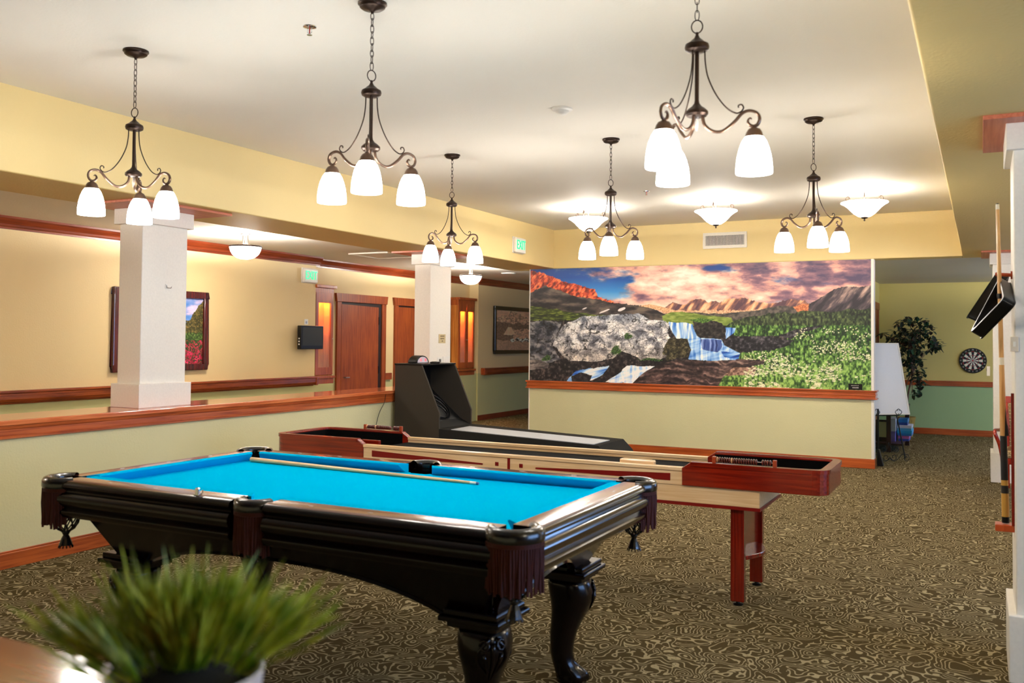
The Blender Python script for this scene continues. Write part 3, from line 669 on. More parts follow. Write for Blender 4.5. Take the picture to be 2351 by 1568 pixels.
    for a_, b_ in zip(fx, fy):
        if b_ < 640 and a_ < 1880-(b_-480)*.35: continue
        if b_ > 600 and a_ < 1560: continue
        dens = vnoise(np.array(a_/90.), np.array(b_/45.), 7)+.55*math.exp(-((a_-1780)/260)**2-((b_-760)/55)**2)+.2*(a_ > 1950)*(b_ < 650)
        if rs.rand() > (dens-.42)*2.2: continue
        s_ = 2.2+6.0*((b_-480)/400)**1.3*(.5+rs.rand())
        cu = int((a_-100)/2190*(nx-1)); un = cu/(nx-1); ct, cb = 107-65*un, 828+62*un; cv = int((cb-b_)/(cb-ct)*(ny-1))
        ru = max(1, int(s_/dx)); rv = max(1, int(s_*.55/dx))
        i0, i1, j0, j1 = max(0, cv-rv), min(ny, cv+rv+1), max(0, cu-ru), min(nx, cu+ru+1)
        if i0 >= i1 or j0 >= j1 or not G[min(ny-1, max(0, cv)), min(nx-1, max(0, cu))]: continue
        m2 = (rs.rand(i1-i0, j1-j0) < .62); C[i0:i1, j0:j1][m2] = (236, 230, 200) if rs.rand() < .7 else (196, 200, 140)
    return np.clip(np.maximum(C-8, 0)*1.10, 0, 255)

M['print'] = picture('printed_paper')
t = thing('wall_mural_print', 'wide mountain stream mural covering the upper far wall', 'mural', (-3.58, YM, .966))
MX0, MX1, MZ0, MZ1 = -5.935, -1.223, .966, 2.600
nx, ny = 900, 312
pm = print_mesh('print', nx, ny, (MX0, YM-.004, MZ0), (MX1-MX0, 0, 0), (0, 0, MZ1-MZ0), mural_colors(nx, ny), M['print'], t, (-3.58, YM, .966))
MB((-3.58, YM, .966)).box(MX0, MX1, YM-.0035, YM+.002, MZ0, MZ1).build('backing', M['white'], t)
p = MB((-3.58, YM, .966)); p.box(-1.49, -1.325, YM-.012, YM-.004, .972, 1.045); p.build('caption_plate', M['blackplastic'], t)
o = MB((-3.58, YM, .966)); rr_ = random.Random(3)
for row, (zc, h_, xa, xb) in enumerate(((1.022, .008, -1.455, -1.365), (.997, .013, -1.44, -1.375))):
    xx = xa
    while xx < xb:
        wl = .005+.004*rr_.random(); o.box(xx, xx+wl*.75, YM-.0135, YM-.012, zc-h_/2, zc+h_/2*(.5+.5*rr_.random())); xx += wl+.003
o.build('caption_lines', M['whiteplastic'], t)

# framed pictures on the hall wall
M['frame'] = wood('mahogany_frame', (40, 8, 6), (92, 24, 18), 'Z', .25, coat=.5)
M['blackframe'] = plain('black_frame', (18, 14, 14), .25, coat=.4)
def framed(name, label, x, y0, y1, z0, z1, colors, nx, ny, fw_, mat, depth=.05, mat2=None):
    t = thing(name, label, 'picture', (x, (y0+y1)/2, z0)); of = (x, (y0+y1)/2, z0)
    o = MB(of)
    for a, b, c, d in ((y0, y1, z0, z0+fw_), (y0, y1, z1-fw_, z1), (y0, y0+fw_, z0+fw_, z1-fw_), (y1-fw_, y1, z0+fw_, z1-fw_)):
        o.box(x+.002, x+depth, a, b, c, d)
    o.build('frame', mat, t, bevel=.01)
    MB(of).box(x, x+.02, y0+.005, y1-.005, z0+.005, z1-.005).build('backing', M['dark'], t)
    print_mesh('print', nx, ny, (x+.022, y0+fw_, z0+fw_), (0, y1-y0-2*fw_, 0), (0, 0, z1-z0-2*fw_), colors, M['print'], t, of)
    return t
def meadow(nx, ny):
    u, v = np.meshgrid(np.linspace(0, 1, nx), np.linspace(0, 1, ny)); x = u*600; y = (1-v)*500
    f = fbm(x/25, y/25, 7); fi = fbm(x/7, y/9, 8, 3)
    C = grad(fbm(x/130, y/50, 2)+.0, [(.3, (40, 120, 205)), (.5, (120, 150, 215)), (.6, (196, 186, 226)), (.8, (235, 225, 240))])
    k = y+(f-.5)*50 > 170+60*np.abs(u-.5)-170*sm(.78, 1.0, u); C[k] = grad(fi, [(.3, (46, 42, 20)), (.55, (88, 84, 40)), (.8, (150, 120, 70))])[k]
    k = (u < .3) & (y > 170+30*fbm(x/10, y*0, 4)); C[k] = grad(fi, [(.3, (20, 28, 20)), (.8, (70, 84, 64))])[k]
    k = y+(f-.5)*40 > 270; C[k] = grad(fi, [(.3, (30, 48, 18)), (.55, (66, 104, 40)), (.8, (140, 150, 90))])[k]
    k = (y > 320) & (u > .5) & (fi > .55-.12*sm(320, 480, y)); C[k] = grad(f, [(.3, (150, 20, 50)), (.7, (232, 60, 110))])[k]
    return C
framed('framed_picture', 'wildflower meadow picture in mahogany frame, half hidden behind the first white column', -8.65, 7.08, 8.49, 1.15, 2.115, meadow(220, 150), 220, 150, .075, M['frame'])
def sepia(nx, ny):
    u, v = np.meshgrid(np.linspace(0, 1, nx), np.linspace(0, 1, ny)); x = u*300; y = (1-v)*360
    f = fbm(x/30, y/30, 17); fi = fbm(x/9, y/9, 18, 3)
    g = 150+60*(f-.5)
    k = y+(f-.5)*90 > 30+40*np.abs(u-.45)*2; g = np.where(k, 110+150*(fi-.4), g)
    k = y+(f-.5)*60 > 110; g = np.where(k, 50+60*fi, g)
    k = (u > .45) & (y+(f-.5)*50 > 170); g = np.where(k, 120+90*(fi-.4), g)
    k = inpoly(x, y, [(60, 220), (95, 150), (120, 150), (150, 210), (120, 225)]); g = np.where(k, 140+40*fi, g)
    k = y > 268+(f-.5)*30; g = np.where(k, 96+40*fi, g)
    for cx_, cy_ in ((130, 270), (170, 262), (205, 270), (240, 262), (268, 272)):
        k = ((x-cx_)/18)**2+((y-cy_)/16)**2 < 1; g = np.where(k, 40+180*(fi > .5), g)
    g = (g-60)*1.45+105; return np.stack([g*1.10, g*.88, g*.70], -1)
framed('framed_picture', 'sepia cattle picture in dark frame on the far hall wall beside the mural', -8.63, 16.04, 17.9, 1.275, 2.235, sepia(150, 150), 150, 150, .07, M['blackframe'])

# alcove doors
def hall_door(n_, y0, y1, open_=0, label=''):
    """casing round an opening in the alcove wall, leaf set back"""
    d = bpy.data.objects.new('door_%d' % n_, None); COL.objects.link(d); d.location = (-8.83, (y0+y1)/2, 0); struct(d); of = d.location; x = -8.83
    o = MB(of); o.box(x, x+.03, y0-.105, y0, 0, 2.125); o.box(x, x+.03, y1, y1+.105, 0, 2.125)
    o.box(x, x+.036, y0-.11, y0-.085, 0, 2.125); o.box(x, x+.036, y1+.085, y1+.11, 0, 2.125)
    o.prism([(y0-.125, 2.125), (y1+.125, 2.125), (y1+.15, 2.255), (y0-.15, 2.255)], 'X', x, x+.045)
    o.build('casing', M['door'], d, bevel=.003)
    MB(of).box(x, x+.012, y0, y1, 0, 2.125).build('door_jamb', plain('door_gap', (30, 8, 4), .6), d)
    leaf = MB(of); a = open_
    if a: leaf.hexa([(x+.013, y0+.02, .02), (x+.018, y0+.02, .02), (x+.02, y1-.09, .02), (x+.013, y1-.09, .02), (x+.013, y0+.02, 2.09), (x+.018, y0+.02, 2.09), (x+.02, y1-.09, 2.07), (x+.013, y1-.09, 2.07)])
    else: leaf.box(x+.012, x+.018, y0+.01, y1-.01, .02, 2.10)
    lf = leaf.build('door_leaf', M['door'], d)
    o = MB(of); o.tube([(x+.02, y0+.08, .95), (x+.06, y0+.08, .95), (x+.06, y0+.18, .95)], .009, 8)
    o.build('door_handle', M['nickel'], lf, smooth=True)
    if a:
        o = MB(of)
        for z in (.25, 1.05, 1.85): o.box(x+.012, x+.03, y1-.09, y1-.06, z-.06, z+.06)
        o.build('hinge', M['blackplastic'], lf)
hall_door(1, 11.42, 12.50, 1); hall_door(2, 12.98, 14.0)

M['cabinside'] = wood('cabinet_inside_glow_wood', (170, 96, 34), (214, 140, 62), 'Z', .4)  # inside wood lightened towards orange, lamp glow put into its colour
# built-in display cabinets with lit insides
def display_cabinet(y0, y1, x0, x1, label, doors=1):
    t = thing('display_cabinet', label, 'display cabinet', (x1, (y0+y1)/2, .99)); of = t.location; z0, z1 = 1.0, 2.24
    o = MB(of); o.box(x0, x0+.012, y0, y1, z0, z1); o.box(x0, x1, y0, y0+.02, z0, z1); o.box(x0, x1, y1-.02, y1, z0, z1); o.box(x0, x1, y0, y1, z0, z0+.03); o.box(x0, x1, y0, y1, z1-.03, z1)
    o.build('carcass', M['cabinside'], t)
    o = MB(of); o.box(x0, x1+.015, y0-.01, y1+.015, 2.20, 2.30); o.box(x0, x1+.05, y0-.02, y1+.045, 2.30, 2.345); o.build('cornice', M['cabwood'], t, bevel=.004)
    o = MB(of); o.box(x0, x1+.035, y0-.01, y1+.05, .965, 1.0); o.box(x0, x1+.012, y0, y1+.03, .885, .965); o.build('sill', M['cabwood'], t, bevel=.004)
    wd = (y1-y0)/doors
    for k in range(doors):
        a, b = y0+k*wd+.004, y0+(k+1)*wd-.004
        o = MB(of); fr = .05 if doors == 2 else .06
        o.box(x1-.002, x1+.02, a, a+fr, z0+.02, z1-.01); o.box(x1-.002, x1+.02, b-fr, b, z0+.02, z1-.01); o.box(x1-.002, x1+.02, a+fr, b-fr, z0+.02, z0+.13); o.box(x1-.002, x1+.02, a+fr, b-fr, z1-.16, z1-.01)
        dr = o.build('cabinet_door', M['cabwood'], t, bevel=.002)
        MB(of).box(x1+.006, x1+.009, a+fr, b-fr, z0+.13, z1-.16).build('glass_pane', M['glassclear'], dr)
        MB(of).ball((x1+.03, b-.02 if k == 0 else a+.02, 1.55), .009).build('knob', M['nickel'], dr, smooth=True)
    for i, z in enumerate((1.30, 1.60, 1.88)):
        MB(of).box(x0+.012, x1-.01, y0+.02, y1-.02, z, z+.008).build('glass_shelf', M['glassclear'], t)
    MB(of).box(x0+.03, x1-.03, y0+.06, y1-.06, z1-.045, z1-.03).build('cabinet_lamp', plain('lit_cabinet_lamp', (255, 190, 110), .4, emit=(255, 176, 84), es=45), t)
    return t
display_cabinet(10.62, 11.03, -8.83, -8.67, 'lit wooden display cabinet left of the open hall door')
display_cabinet(14.74, 15.33, -8.83, -8.67, 'lit wooden display cabinet with two narrow glass doors beyond the second column', 2)

# small screen on a bracket
t = thing('wall_screen', 'small black screen on a bracket at the hall wall corner', 'screen', (-8.65, 10.33, 1.57)); of = t.location
MB(of).box(-8.65, -8.56, 10.28, 10.38, 1.48, 1.66).build('bracket', M['blackplastic'], t)
MB(of).box(-8.56, -8.49, 10.11, 10.60, 1.40, 1.735).build('housing', M['blackplastic'], t, bevel=.008)
MB(of).box(-8.491, -8.488, 10.14, 10.575, 1.45, 1.71).build('display', plain('screen_glass', (34, 34, 28), .45), t)
o = MB(of)
for z in (1.46, 1.50, 1.54): o.box(-8.53, -8.515, 10.100, 10.112, z, z+.02)
o.build('button', M['whiteplastic'], t)
t = thing('wall_outlet', 'white outlet plate just above the small black screen', 'outlet', (-8.65, 10.40, 1.77))
MB().box(0, .008, -.04, .04, -.02, .06).build('plate', M['whiteplastic'], t, bevel=.003); MB().box(.008, .011, -.015, .015, -.005, .03).build('socket', M['nickel'], t)

# ------------------------------------------------------------------ pool table
M['mahog'] = wood('dark_mahogany', (4, 1, 1), (17, 4, 3), 'X', .22, coat=.2)
M['mahog'].node_tree.nodes['Principled BSDF'].inputs['Specular IOR Level'].default_value = .25
M['mahogy'] = wood('dark_mahogany_end', (9, 3, 2), (30, 7, 5), 'Y', .16, coat=.8)
M['railtop'] = wood('rail_top_mahogany', (66, 24, 18), (112, 52, 38), 'X', .22, coat=.6)
M['cloth'] = plain('blue_felt', (0, 176, 224), 1.0, spec=.0, bump=.2, bscale=900)
M['cushion'] = M['cloth']
M['leather'] = plain('black_leather', (9, 5, 4), .25, bump=.3, bscale=90, coat=.4)
M['fringe'] = plain('brown_leather_fringe', (62, 20, 6), .6, spec=.2, bump=.3, bscale=120)
M['pearl'] = plain('pearl_inlay', (232, 226, 216), .2, coat=.5)
CX, CY, HL, HW, ZT = -2.605, 3.475, 1.245, .70, .90
pt = thing('pool_table', 'pool table with bright blue cloth, dark carved legs and fringed pockets', 'pool table', (CX, CY, 0))
RP = [(0, .9), (.080, .9), (.098, .896), (.110, .886), (.114, .872), (.106, .862), (.098, .855), (.100, .848), (.110, .842), (.120, .826), (.121, .808), (.113, .792), (.102, .782), (.098, .776), (.104, .771), (.112, .764), (.112, .752), (.106, .742), (.100, .735), (.02, .735), (0, .74)]
IW = .118
def rail_long(x0, x1, sgn):
    mb = MB(); ys = [(sgn*(HW-IW+t_), z) for t_, z in RP]; mb.prism([(y, z) for y, z in ys], 'X', x0, x1)
    o = mb.build('rail', M['mahog'], pt, smooth=True, bevel=0); o.data.materials.append(M['railtop'])
    for p in o.data.polygons:
        if p.normal.z > .9: p.material_index = 1
    return o
def rail_short(y0, y1, sgn):
    mb = MB(); mb.prism([(sgn*(HL-IW+t_), z) for t_, z in RP], 'Y', y0, y1)
    o = mb.build('rail', M['mahogy'], pt, smooth=True); o.data.materials.append(M['railtop'])
    for p in o.data.polygons:
        if p.normal.z > .9: p.material_index = 1
    return o
for s_ in (-1, 1):
    rail_long(-HL+.135, -.088, s_); rail_long(.088, HL-.135, s_); rail_short(-HW+.135, HW-.135, s_)
ZB = .855
def cush(a, b, inw):
    """cushion from a to b (xy of wood edge), nose towards inw"""
    a, b, inw = Vector((*a, 0)), Vector((*b, 0)), Vector((*inw, 0)); d = (b-a).normalized(); rings = []
    prof = [(0, .8995), (.042, .9035), (.05, .900), (.052, .896), (.014, ZB), (0, ZB)]
    for e, s2 in ((a, 1), (b, -1)):
        rings.append([tuple(e+inw*t_+d*s2*(t_*.62)+Vector((0, 0, z))) for t_, z in prof])
    return MB().loft(rings).build('cushion', M['cushion'], pt)
xi, yi = HL-IW, HW-IW
for s_ in (-1, 1):
    cush((-xi+.045, s_*yi), (-.072, s_*yi), (0, -s_)); cush((.072, s_*yi), (xi-.045, s_*yi), (0, -s_)); cush((s_*xi, -yi+.045), (s_*xi, yi-.045), (-s_, 0))
# cloth bed cut out at the pockets
poly = []
for sx, sy in ((1, -1), (1, 1), (-1, 1), (-1, -1)):
    c_ = Vector((sx*(xi+.0), sy*(yi+.0)))
    seq = [(c_.x, c_.y-sy*.085), (c_.x-sx*.05, c_.y-sy*.05), (c_.x-sx*.085, c_.y)]
    if sx*sy > 0 : pass
    if (sx, sy) in ((1, 1), (-1, -1)): poly += seq
    else: poly += seq[::-1]
    if (sx, sy) == (1, 1): poly += [(.06, yi), (.045, yi-.02), (-.045, yi-.02), (-.06, yi)]
    if (sx, sy) == (-1, -1): poly += [(-.06, -yi), (-.045, -yi+.02), (.045, -yi+.02), (.06, -yi)]
MB().prism(poly, 'Z', ZB-.02, ZB).build('cloth_bed', M['cloth'], pt)
MB().box(-xi+.1, xi-.1, -yi+.1, yi-.1, .735, ZB-.021).build('slate', M['dark'], pt)
def pocket(px, py, phi, half, rad, nf):
    c_ = (px, py, 0)
    a0, a1 = phi-half, phi+half
    o = MB(); o.lathe([(rad-.012, .872), (rad-.008, .898), (rad+.004, .909), (rad+.018, .911), (rad+.031, .905), (rad+.038, .893), (rad+.039, .868), (rad+.032, .852), (rad-.006, .852), (rad-.012, .872)], c_, 28, a0=a0, a1=a1)
    o.build('pocket_casting', M['leather'], pt, smooth=True)
    MB().lathe([(rad-.004, .896), (rad-.004, .80), (rad-.015, .775), (0, .77)], c_, 24, a0=a0-.3, a1=a1+.3).build('pocket_liner', M['leather'], pt, smooth='all')
    MB().lathe([(rad+.018, .865), (rad+.020, .745), (rad-.01, .740), (rad-.012, .865)], c_, 24, a0=a0, a1=a1).build('pocket_shield', M['leather'], pt, smooth=True)
    o = MB(); hf = half*.86
    rr = random.Random(int(px*100+py*10))
    for i in range(nf):
        a = phi-hf+2*hf*i/(nf-1); L = .168+rr.uniform(-.012, .012); r_ = rad+.031
        p = []
        for k in range(6):
            z = .858-L*k/5; q = r_+.002*math.sin(k*1.3+i)-.004*k/5*(i % 3); aa = a+rr.uniform(-.014, .014)*k/5
            p.append((px+q*math.cos(aa), py+q*math.sin(aa), z))
        o.tube(p, .0036, 5, flat=1.5)
    o.lathe([(rad+.024, .866), (rad+.036, .862), (rad+.036, .846), (rad+.024, .842)], c_, 24, a0=phi-hf, a1=phi+hf)
    o.build('pocket_fringe', M['fringe'], pt)
    # net basket and tassel
    o = MB(); q = [(.052, .755), (.058, .72), (.052, .69), (.036, .665), (.016, .652)]
    for i in range(10):
        for s2 in (1, -1):
            o.tube([(px+r_*math.cos(i*math.pi/5+s2*k*.26), py+r_*math.sin(i*math.pi/5+s2*k*.26), z) for k, (r_, z) in enumerate(q)], .0034, 5)
    for r_, z in (q[0], q[-1]): o.tube([(px+r_*math.cos(2*math.pi*k/16), py+r_*math.sin(2*math.pi*k/16), z) for k in range(16)], .005, 5, closed=True)
    nt = o.build('pocket_net', M['leather'], pt, smooth='all')
    o = MB(); o.lathe([(.012, .655), (.017, .645), (.012, .636), (.02, .62), (.027, .600), (.03, .590), (0, .592)], c_, 14)
    for i in range(12): a = i*math.pi/6; o.tube([(px+.024*math.cos(a), py+.024*math.sin(a), .60), (px+.031*math.cos(a), py+.031*math.sin(a), .578)], .003, 4)
    o.build('tassel', M['leather'], nt)
cr_ = .068
for sx, sy in ((1, -1), (1, 1), (-1, 1), (-1, -1)):
    pocket(sx*(HL-.085), sy*(HW-.085), math.atan2(sy, sx), R(112), cr_, 34)
for sy in (-1, 1): pocket(0, sy*(HW-.075), R(90*sy), R(86), .056, 22)
# diamonds
for sy in (-1, 1):
    for i in range(1, 8):
        if i == 4: continue
        x = -xi+2*xi*i/8; y = sy*(yi+.055)
        MB().prism([(x-.014, y), (x, y-.005), (x+.014, y), (x, y+.005)], 'Z', .899, .9012).build('rail_sight', M['pearl'], pt)
for sx in (-1, 1):
    for i in (1, 2, 3):
        y = -yi+2*yi*i/4; x = sx*(xi+.055)
        MB().prism([(x, y-.014), (x+.005, y), (x, y+.014), (x-.005, y)], 'Z', .899, .9012).build('rail_sight', M['pearl'], pt)
# body: sloped aprons with arches
def apron(long_, sgn, n=36):
    T, B = (1.08, .95) if long_ else (.55, .43)
    ot, ob = (.585, .475) if long_ else (1.12, .985)
    rings = []
    for i in range(n+1):
        t_ = -1+2*i/n; xt, xb = T*t_, B*t_; k = min(1, abs(t_)/.84)
        if long_: zb = .505+.13*(1-k**2.6)
        else:
            k2 = min(1, abs(t_)/.62); zb = .53+.10*(1-k2**2)
        f_ = (.737-zb)/(.737-.505); ox = ot+(ob-ot)*f_
        xe = xt+(xb-xt)*f_
        def Q(x, o_, z): return (x, sgn*o_, z) if long_ else (sgn*o_, x, z)
        rings.append([Q(xt, ot, .737), Q(xe, ox, zb+.012), Q(xe, ox+.006, zb), Q(xe, ox-.03, zb), Q(xt, ot-.03, .737)])
    return MB().loft(rings).build('apron', M['mahog'] if long_ else M['mahogy'], pt, smooth=True)
for s_ in (-1, 1): apron(True, s_); apron(False, s_)
def make_leg(lx, ly, big=1):
    ph = math.atan2(ly, lx); ux, uy = math.cos(ph if False else math.copysign(R(45), ly) if lx > 0 else math.copysign(R(135), ly)), math.sin(math.copysign(R(45), ly))
    o = MB()
    o.box(lx-.115, lx+.115, ly-.115, ly+.115, .525, .55); o.box(lx-.13, lx+.13, ly-.13, ly+.13, .505, .526); o.box(lx-.105, lx+.105, ly-.105, ly+.105, .48, .506); o.box(lx-.07, lx+.07, ly-.06, ly+.06, .55, .70)
    cap = o.build('leg_cap', M['mahog'], pt, bevel=.006)
    S = [(.512, .0, .100, .5), (.48, .006, .108, .5), (.44, .016, .113, .55), (.40, .018, .108, .6), (.35, .008, .094, .7), (.30, -.010, .080, .8), (.25, -.026, .070, .9), (.20, -.034, .063, 1), (.15, -.036, .059, 1), (.11, -.028, .059, 1), (.08, -.008, .068, 1), (.055, .012, .082, 1), (.03, .022, .086, 1), (.012, .022, .078, 1), (0, .02, .062, 1)]
    rings = []
    S = [(z*.942, off*.9, r_*.88, rd) for z, off, r_, rd in S]
    for z, off, r_, rd in S:
        ring = []
        for k in range(20):
            a = 2*math.pi*k/20; e = 2/(2+2*(1-rd)); ca, sa = math.cos(a), math.sin(a)
            q = (abs(ca)**(2/e if False else 2.0)+abs(sa)**2.0)**-.5
            px_ = math.copysign(abs(ca)**(.5+.5*rd), ca); py_ = math.copysign(abs(sa)**(.5+.5*rd), sa)
            # claw lobes low down
            lob = 1+.09*math.cos(5*(a-ph))*(1 if z < .09 else 0)
            ring.append((lx+ux*off+px_*r_*lob, ly+uy*off+py_*r_*lob, z))
        rings.append(ring)
    lg = MB().loft(rings).build('leg', M['mahog'], pt, smooth='all')
    o = MB()
    dx_, dy_ = Vector((ux, uy, 0)), Vector((-uy, ux, 0))
    zs = [q[0] for q in S][::-1]; offs = [q[1] for q in S][::-1]; rs_ = [q[2] for q in S][::-1]; rds = [q[3] for q in S][::-1]
    def W(a, z, h=.001):
        of_, r_, rd = float(np.interp(z, zs, offs)), float(np.interp(z, zs, rs_)), float(np.interp(z, zs, rds))
        v = dx_*math.cos(a)+dy_*math.sin(a); e = .5+.5*rd
        q = (abs(v.x)**(1/e)+0)**1 if False else None
        al = math.atan2(math.copysign(abs(v.y)**(1/e), v.y), math.copysign(abs(v.x)**(1/e), v.x))
        sx_ = math.copysign(abs(math.cos(al))**e, math.cos(al))*r_; sy_ = math.copysign(abs(math.sin(al))**e, math.sin(al))*r_
        L_ = math.hypot(sx_, sy_)+h
        return (lx+ux*of_+v.x*L_, ly+uy*of_+v.y*L_, z)
    for s2 in (-1, 1):
        o.tube([W(s2*(.10+.50*math.sin(k*.42)), .455-.019*k, .002) for k in range(8)], [.009-.0008*k for k in range(8)], 6)
        o.tube([W(s2*(.30+.16*math.cos(k*.8)), .432+.018*math.sin(k*.8), .003) for k in range(9)], .006, 6)
        o.tube([W(s2*(.34-.045*k), .40-.019*k, .001) for k in range(8)], [.008-.0008*k for k in range(8)], 6)
    o.tube([W(0, .44-.022*k, .001) for k in range(9)], [.011-.001*k for k in range(9)], 6)
    o.build('carving', M['mahog'], lg, smooth='all')
for sx in (-1, 1):
    for sy in (-1, 1): make_leg(sx*.925, sy*.40)
# small badge on the near leg block
bq = pix(1176, 1376, 'Y', CY-.567); MB((CX, CY, 0)).box(bq.x-.012, bq.x+.012, CY-.5675, CY-.5645, bq.z-.007, bq.z+.007).build('badge', M['pearl'], pt)

t = thing('pool_cue', 'pale maple pool cue lying on the blue cloth along the far cushion', 'cue', (0, 0, 0))
def cue_stick(parts, p0, p1, t):
    p0, p1 = Vector(p0), Vector(p1); t.location = p0
    for nm, a, b_, ra, rb, mt in parts:
        n_ = 6; MB(p0).tube([p0+(p1-p0)*(a+(b_-a)*k/n_) for k in range(n_+1)], [ra+(rb-ra)*k/n_ for k in range(n_+1)], 14).build(nm, mt, t, smooth=True)
M['maple'] = wood('maple_wood', (216, 172, 118), (236, 200, 150), 'X', .3, coat=.3)
M['ivory'] = plain('white_ferrule', (236, 230, 214), .3)
M['chalkblue'] = plain('blue_chalk_tip', (60, 120, 170), .8)
cue_stick([('butt', 0, .06, .0135, .013, M['maple']), ('shaft', .06, .968, .013, .0070, M['maple']), ('ferrule', .968, .991, .0070, .0068, M['ivory']), ('tip', .991, 1, .0068, .0058, M['chalkblue'])], (-3.655, 3.945, ZB+.0136), (-2.15, 3.868, ZB+.0075), t)
# clear chalk holder on the near rail
c_ = pix(454, 1136, 'Z', .9); t = thing('chalk_holder', 'small shiny clear chalk holder on the near wooden rail', 'chalk holder', tuple(c_))
o = MB(); o.box(-.016, .016, -.010, .010, 0, .004); o.lathe([(.011, .004), (.012, .012), (.011, .026), (.006, .030), (.006, .010), (0, .009)], seg=12); o.build('cup', M['chrome'], t, smooth=True)
o = MB(); o.tube([(.012, 0, .004), (.026, 0, .010), (.028, 0, .022)], .0025, 6); o.build('clip', M['chrome'], t, smooth=True)

# ------------------------------------------------------------------ shuffleboard table
M['redwood'] = wood('cherry_red_wood', (110, 16, 4), (150, 34, 10), 'X', .25, coat=.5)
M['redwoody'] = wood('cherry_red_wood_leg', (98, 14, 5), (134, 28, 9), 'Z', .25, coat=.5)
M['maplepanel'] = wood('maple_panel', (226, 186, 134), (242, 210, 164), 'X', .3, coat=.2)
M['redinlay'] = plain('dark_red_inlay', (128, 12, 8), .35)
M['blackcarpet'] = plain('black_playing_surface', (5, 5, 5), .9, spec=.1)
SX0, SX1, SY0, SY1, SZ = -4.80, -.775, 5.425, 6.055, .825; LOC = (-2.79, 5.74, 0)
sh = thing('shuffleboard_table', 'long shuffleboard table with red ends and pale maple sides behind the pool table', 'shuffleboard', LOC)
XA, XB = -3.975, -1.615       # where the red ends meet the maple
def end_tray(x_out, x_in, sgn):
    """U-shaped red end with rounded outer corners; sgn -1 = left end"""
    th, rr, ch_ = .045, .085, .05
    def outline(d, r_):
        p = [(x_in, SY0+d)]; xo = x_out-sgn*d
        for k in range(7): a = k/6*math.pi/2; p.append((xo-sgn*r_*(1-math.sin(a)), SY0+d+r_*(1-math.cos(a))))
        for k in range(7): a = k/6*math.pi/2; p.append((xo-sgn*r_*(1-math.cos(a)), SY1-d-r_*(1-math.sin(a))))
        p.append((x_in, SY1-d)); return p
    o_ = outline(0, rr); i_ = outline(th, rr-th*.8)
    mb = MB(LOC); n_ = len(o_); z0, z1 = .685, SZ; zi = SZ-.034
    vs = []
    for (a, b) in ((o_, i_),):
        for q in range(n_):
            e = q in (0, n_-1); 
            vs += [(o_[q][0], o_[q][1], z0), (o_[q][0], o_[q][1], zi if e else z1), (i_[q][0], i_[q][1], zi if e else z1), (i_[q][0], i_[q][1], z0)]
    # an extra ring just behind each chamfered tip
    R_ = [vs[4*q:4*q+4] for q in range(n_)]
    tip0 = [(p[0]+sgn*ch_, p[1], p[2]) for p in R_[0]]; tip0[1] = (tip0[1][0], tip0[1][1], z1); tip0[2] = (tip0[2][0], tip0[2][1], z1)
    tip1 = [(p[0]+sgn*ch_, p[1], p[2]) for p in R_[-1]]; tip1[1] = (tip1[1][0], tip1[1][1], z1); tip1[2] = (tip1[2][0], tip1[2][1], z1)
    mb.loft([R_[0], tip0]+R_[1:-1]+[tip1, R_[-1]])
    e = mb.build('end_section', M['redwood'], sh, bevel=.004)
    mb = MB(LOC)
    Rl = []
    for q in range(1, n_-1):
        c_ = (o_[q][0]+ (0), o_[q][1]); m_ = i_[q]
        ux = (c_[0]-m_[0]); uy = (c_[1]-m_[1]); L = math.hypot(ux, uy); ux /= L; uy /= L
        Rl.append([(c_[0]+ux*.006, c_[1]+uy*.006, SZ-.020), (c_[0]+ux*.006, c_[1]+uy*.006, SZ+.004), (m_[0], m_[1], SZ+.004), (m_[0], m_[1], SZ-.001), (c_[0], c_[1], SZ-.001)])
    a = Rl[0]; b = Rl[-1]
    sft = lambda r_, dx_: [(x_in+sgn*(ch_+.004), p[1], p[2]) for p in r_]
    mb.loft([sft(a, 0)]+Rl+[sft(b, 0)]); mb.build('rim', M['redwood'], e)
    MB(LOC).prism(i_[::1], 'Z', .69, .70).build('end_floor', M['blackcarpet'], sh)
    i2 = outline(th+.004, rr-th*.8); mb = MB(LOC); XQ = lambda p, q: p[q][0]+(sgn*.05 if q in (0, n_-1) else 0); mb.loft([[(XQ(i_, q), i_[q][1], .70), (XQ(i_, q), i_[q][1], SZ-.012), (XQ(i2, q), i2[q][1], SZ-.012), (XQ(i2, q), i2[q][1], .70)] for q in range(n_)]); mb.build('end_lining', M['blackcarpet'], sh)
end_tray(SX0, XA, -1); end_tray(SX1, XB, 1)
for y0, y1 in ((SY0+.006, SY0+.045), (SY1-.045, SY1-.006)):
    o = MB(LOC); o.box(XA, XB, y0+.004, y1, .685, .770); pn = o.build('side_panel', M['maplepanel'], sh)
    MB(LOC).box(XA, XB, y0-.004, y1+.002, .7705, .792).build('side_rail', M['maplepanel'], sh, bevel=.003)
    if y0 < 5.6:
        yf = y0+.003
        xm = (XA+XB)/2
        for s2 in (-1, 1):
            xe = xm+s2*(XB-xm-.075); xt = xm+s2*.20
            o = MB(LOC); o.prism([(xe, .708), (xe, .752), (xt, .722), (xt-s2*.006, .717), (xt, .712)][::s2], 'Y', yf-.002, yf+.003); o.build('taper_inlay', M['redinlay'], pn)
            MB(LOC).box(xm+s2*.09-.013, xm+s2*.09+.013, yf-.002, yf+.003, .712, .738).build('square_inlay', M['redinlay'], pn, bevel=.002)
        MB(LOC).box(xm-.009, xm+.009, yf-.003, yf+.003, .685, .770).build('divider', M['redinlay'], pn)
MB(LOC).box(XA-.0, XB+.0, SY0+.047, SY1-.047, .70, .752).build('playfield', M['blackcarpet'], sh, bevel=.004)
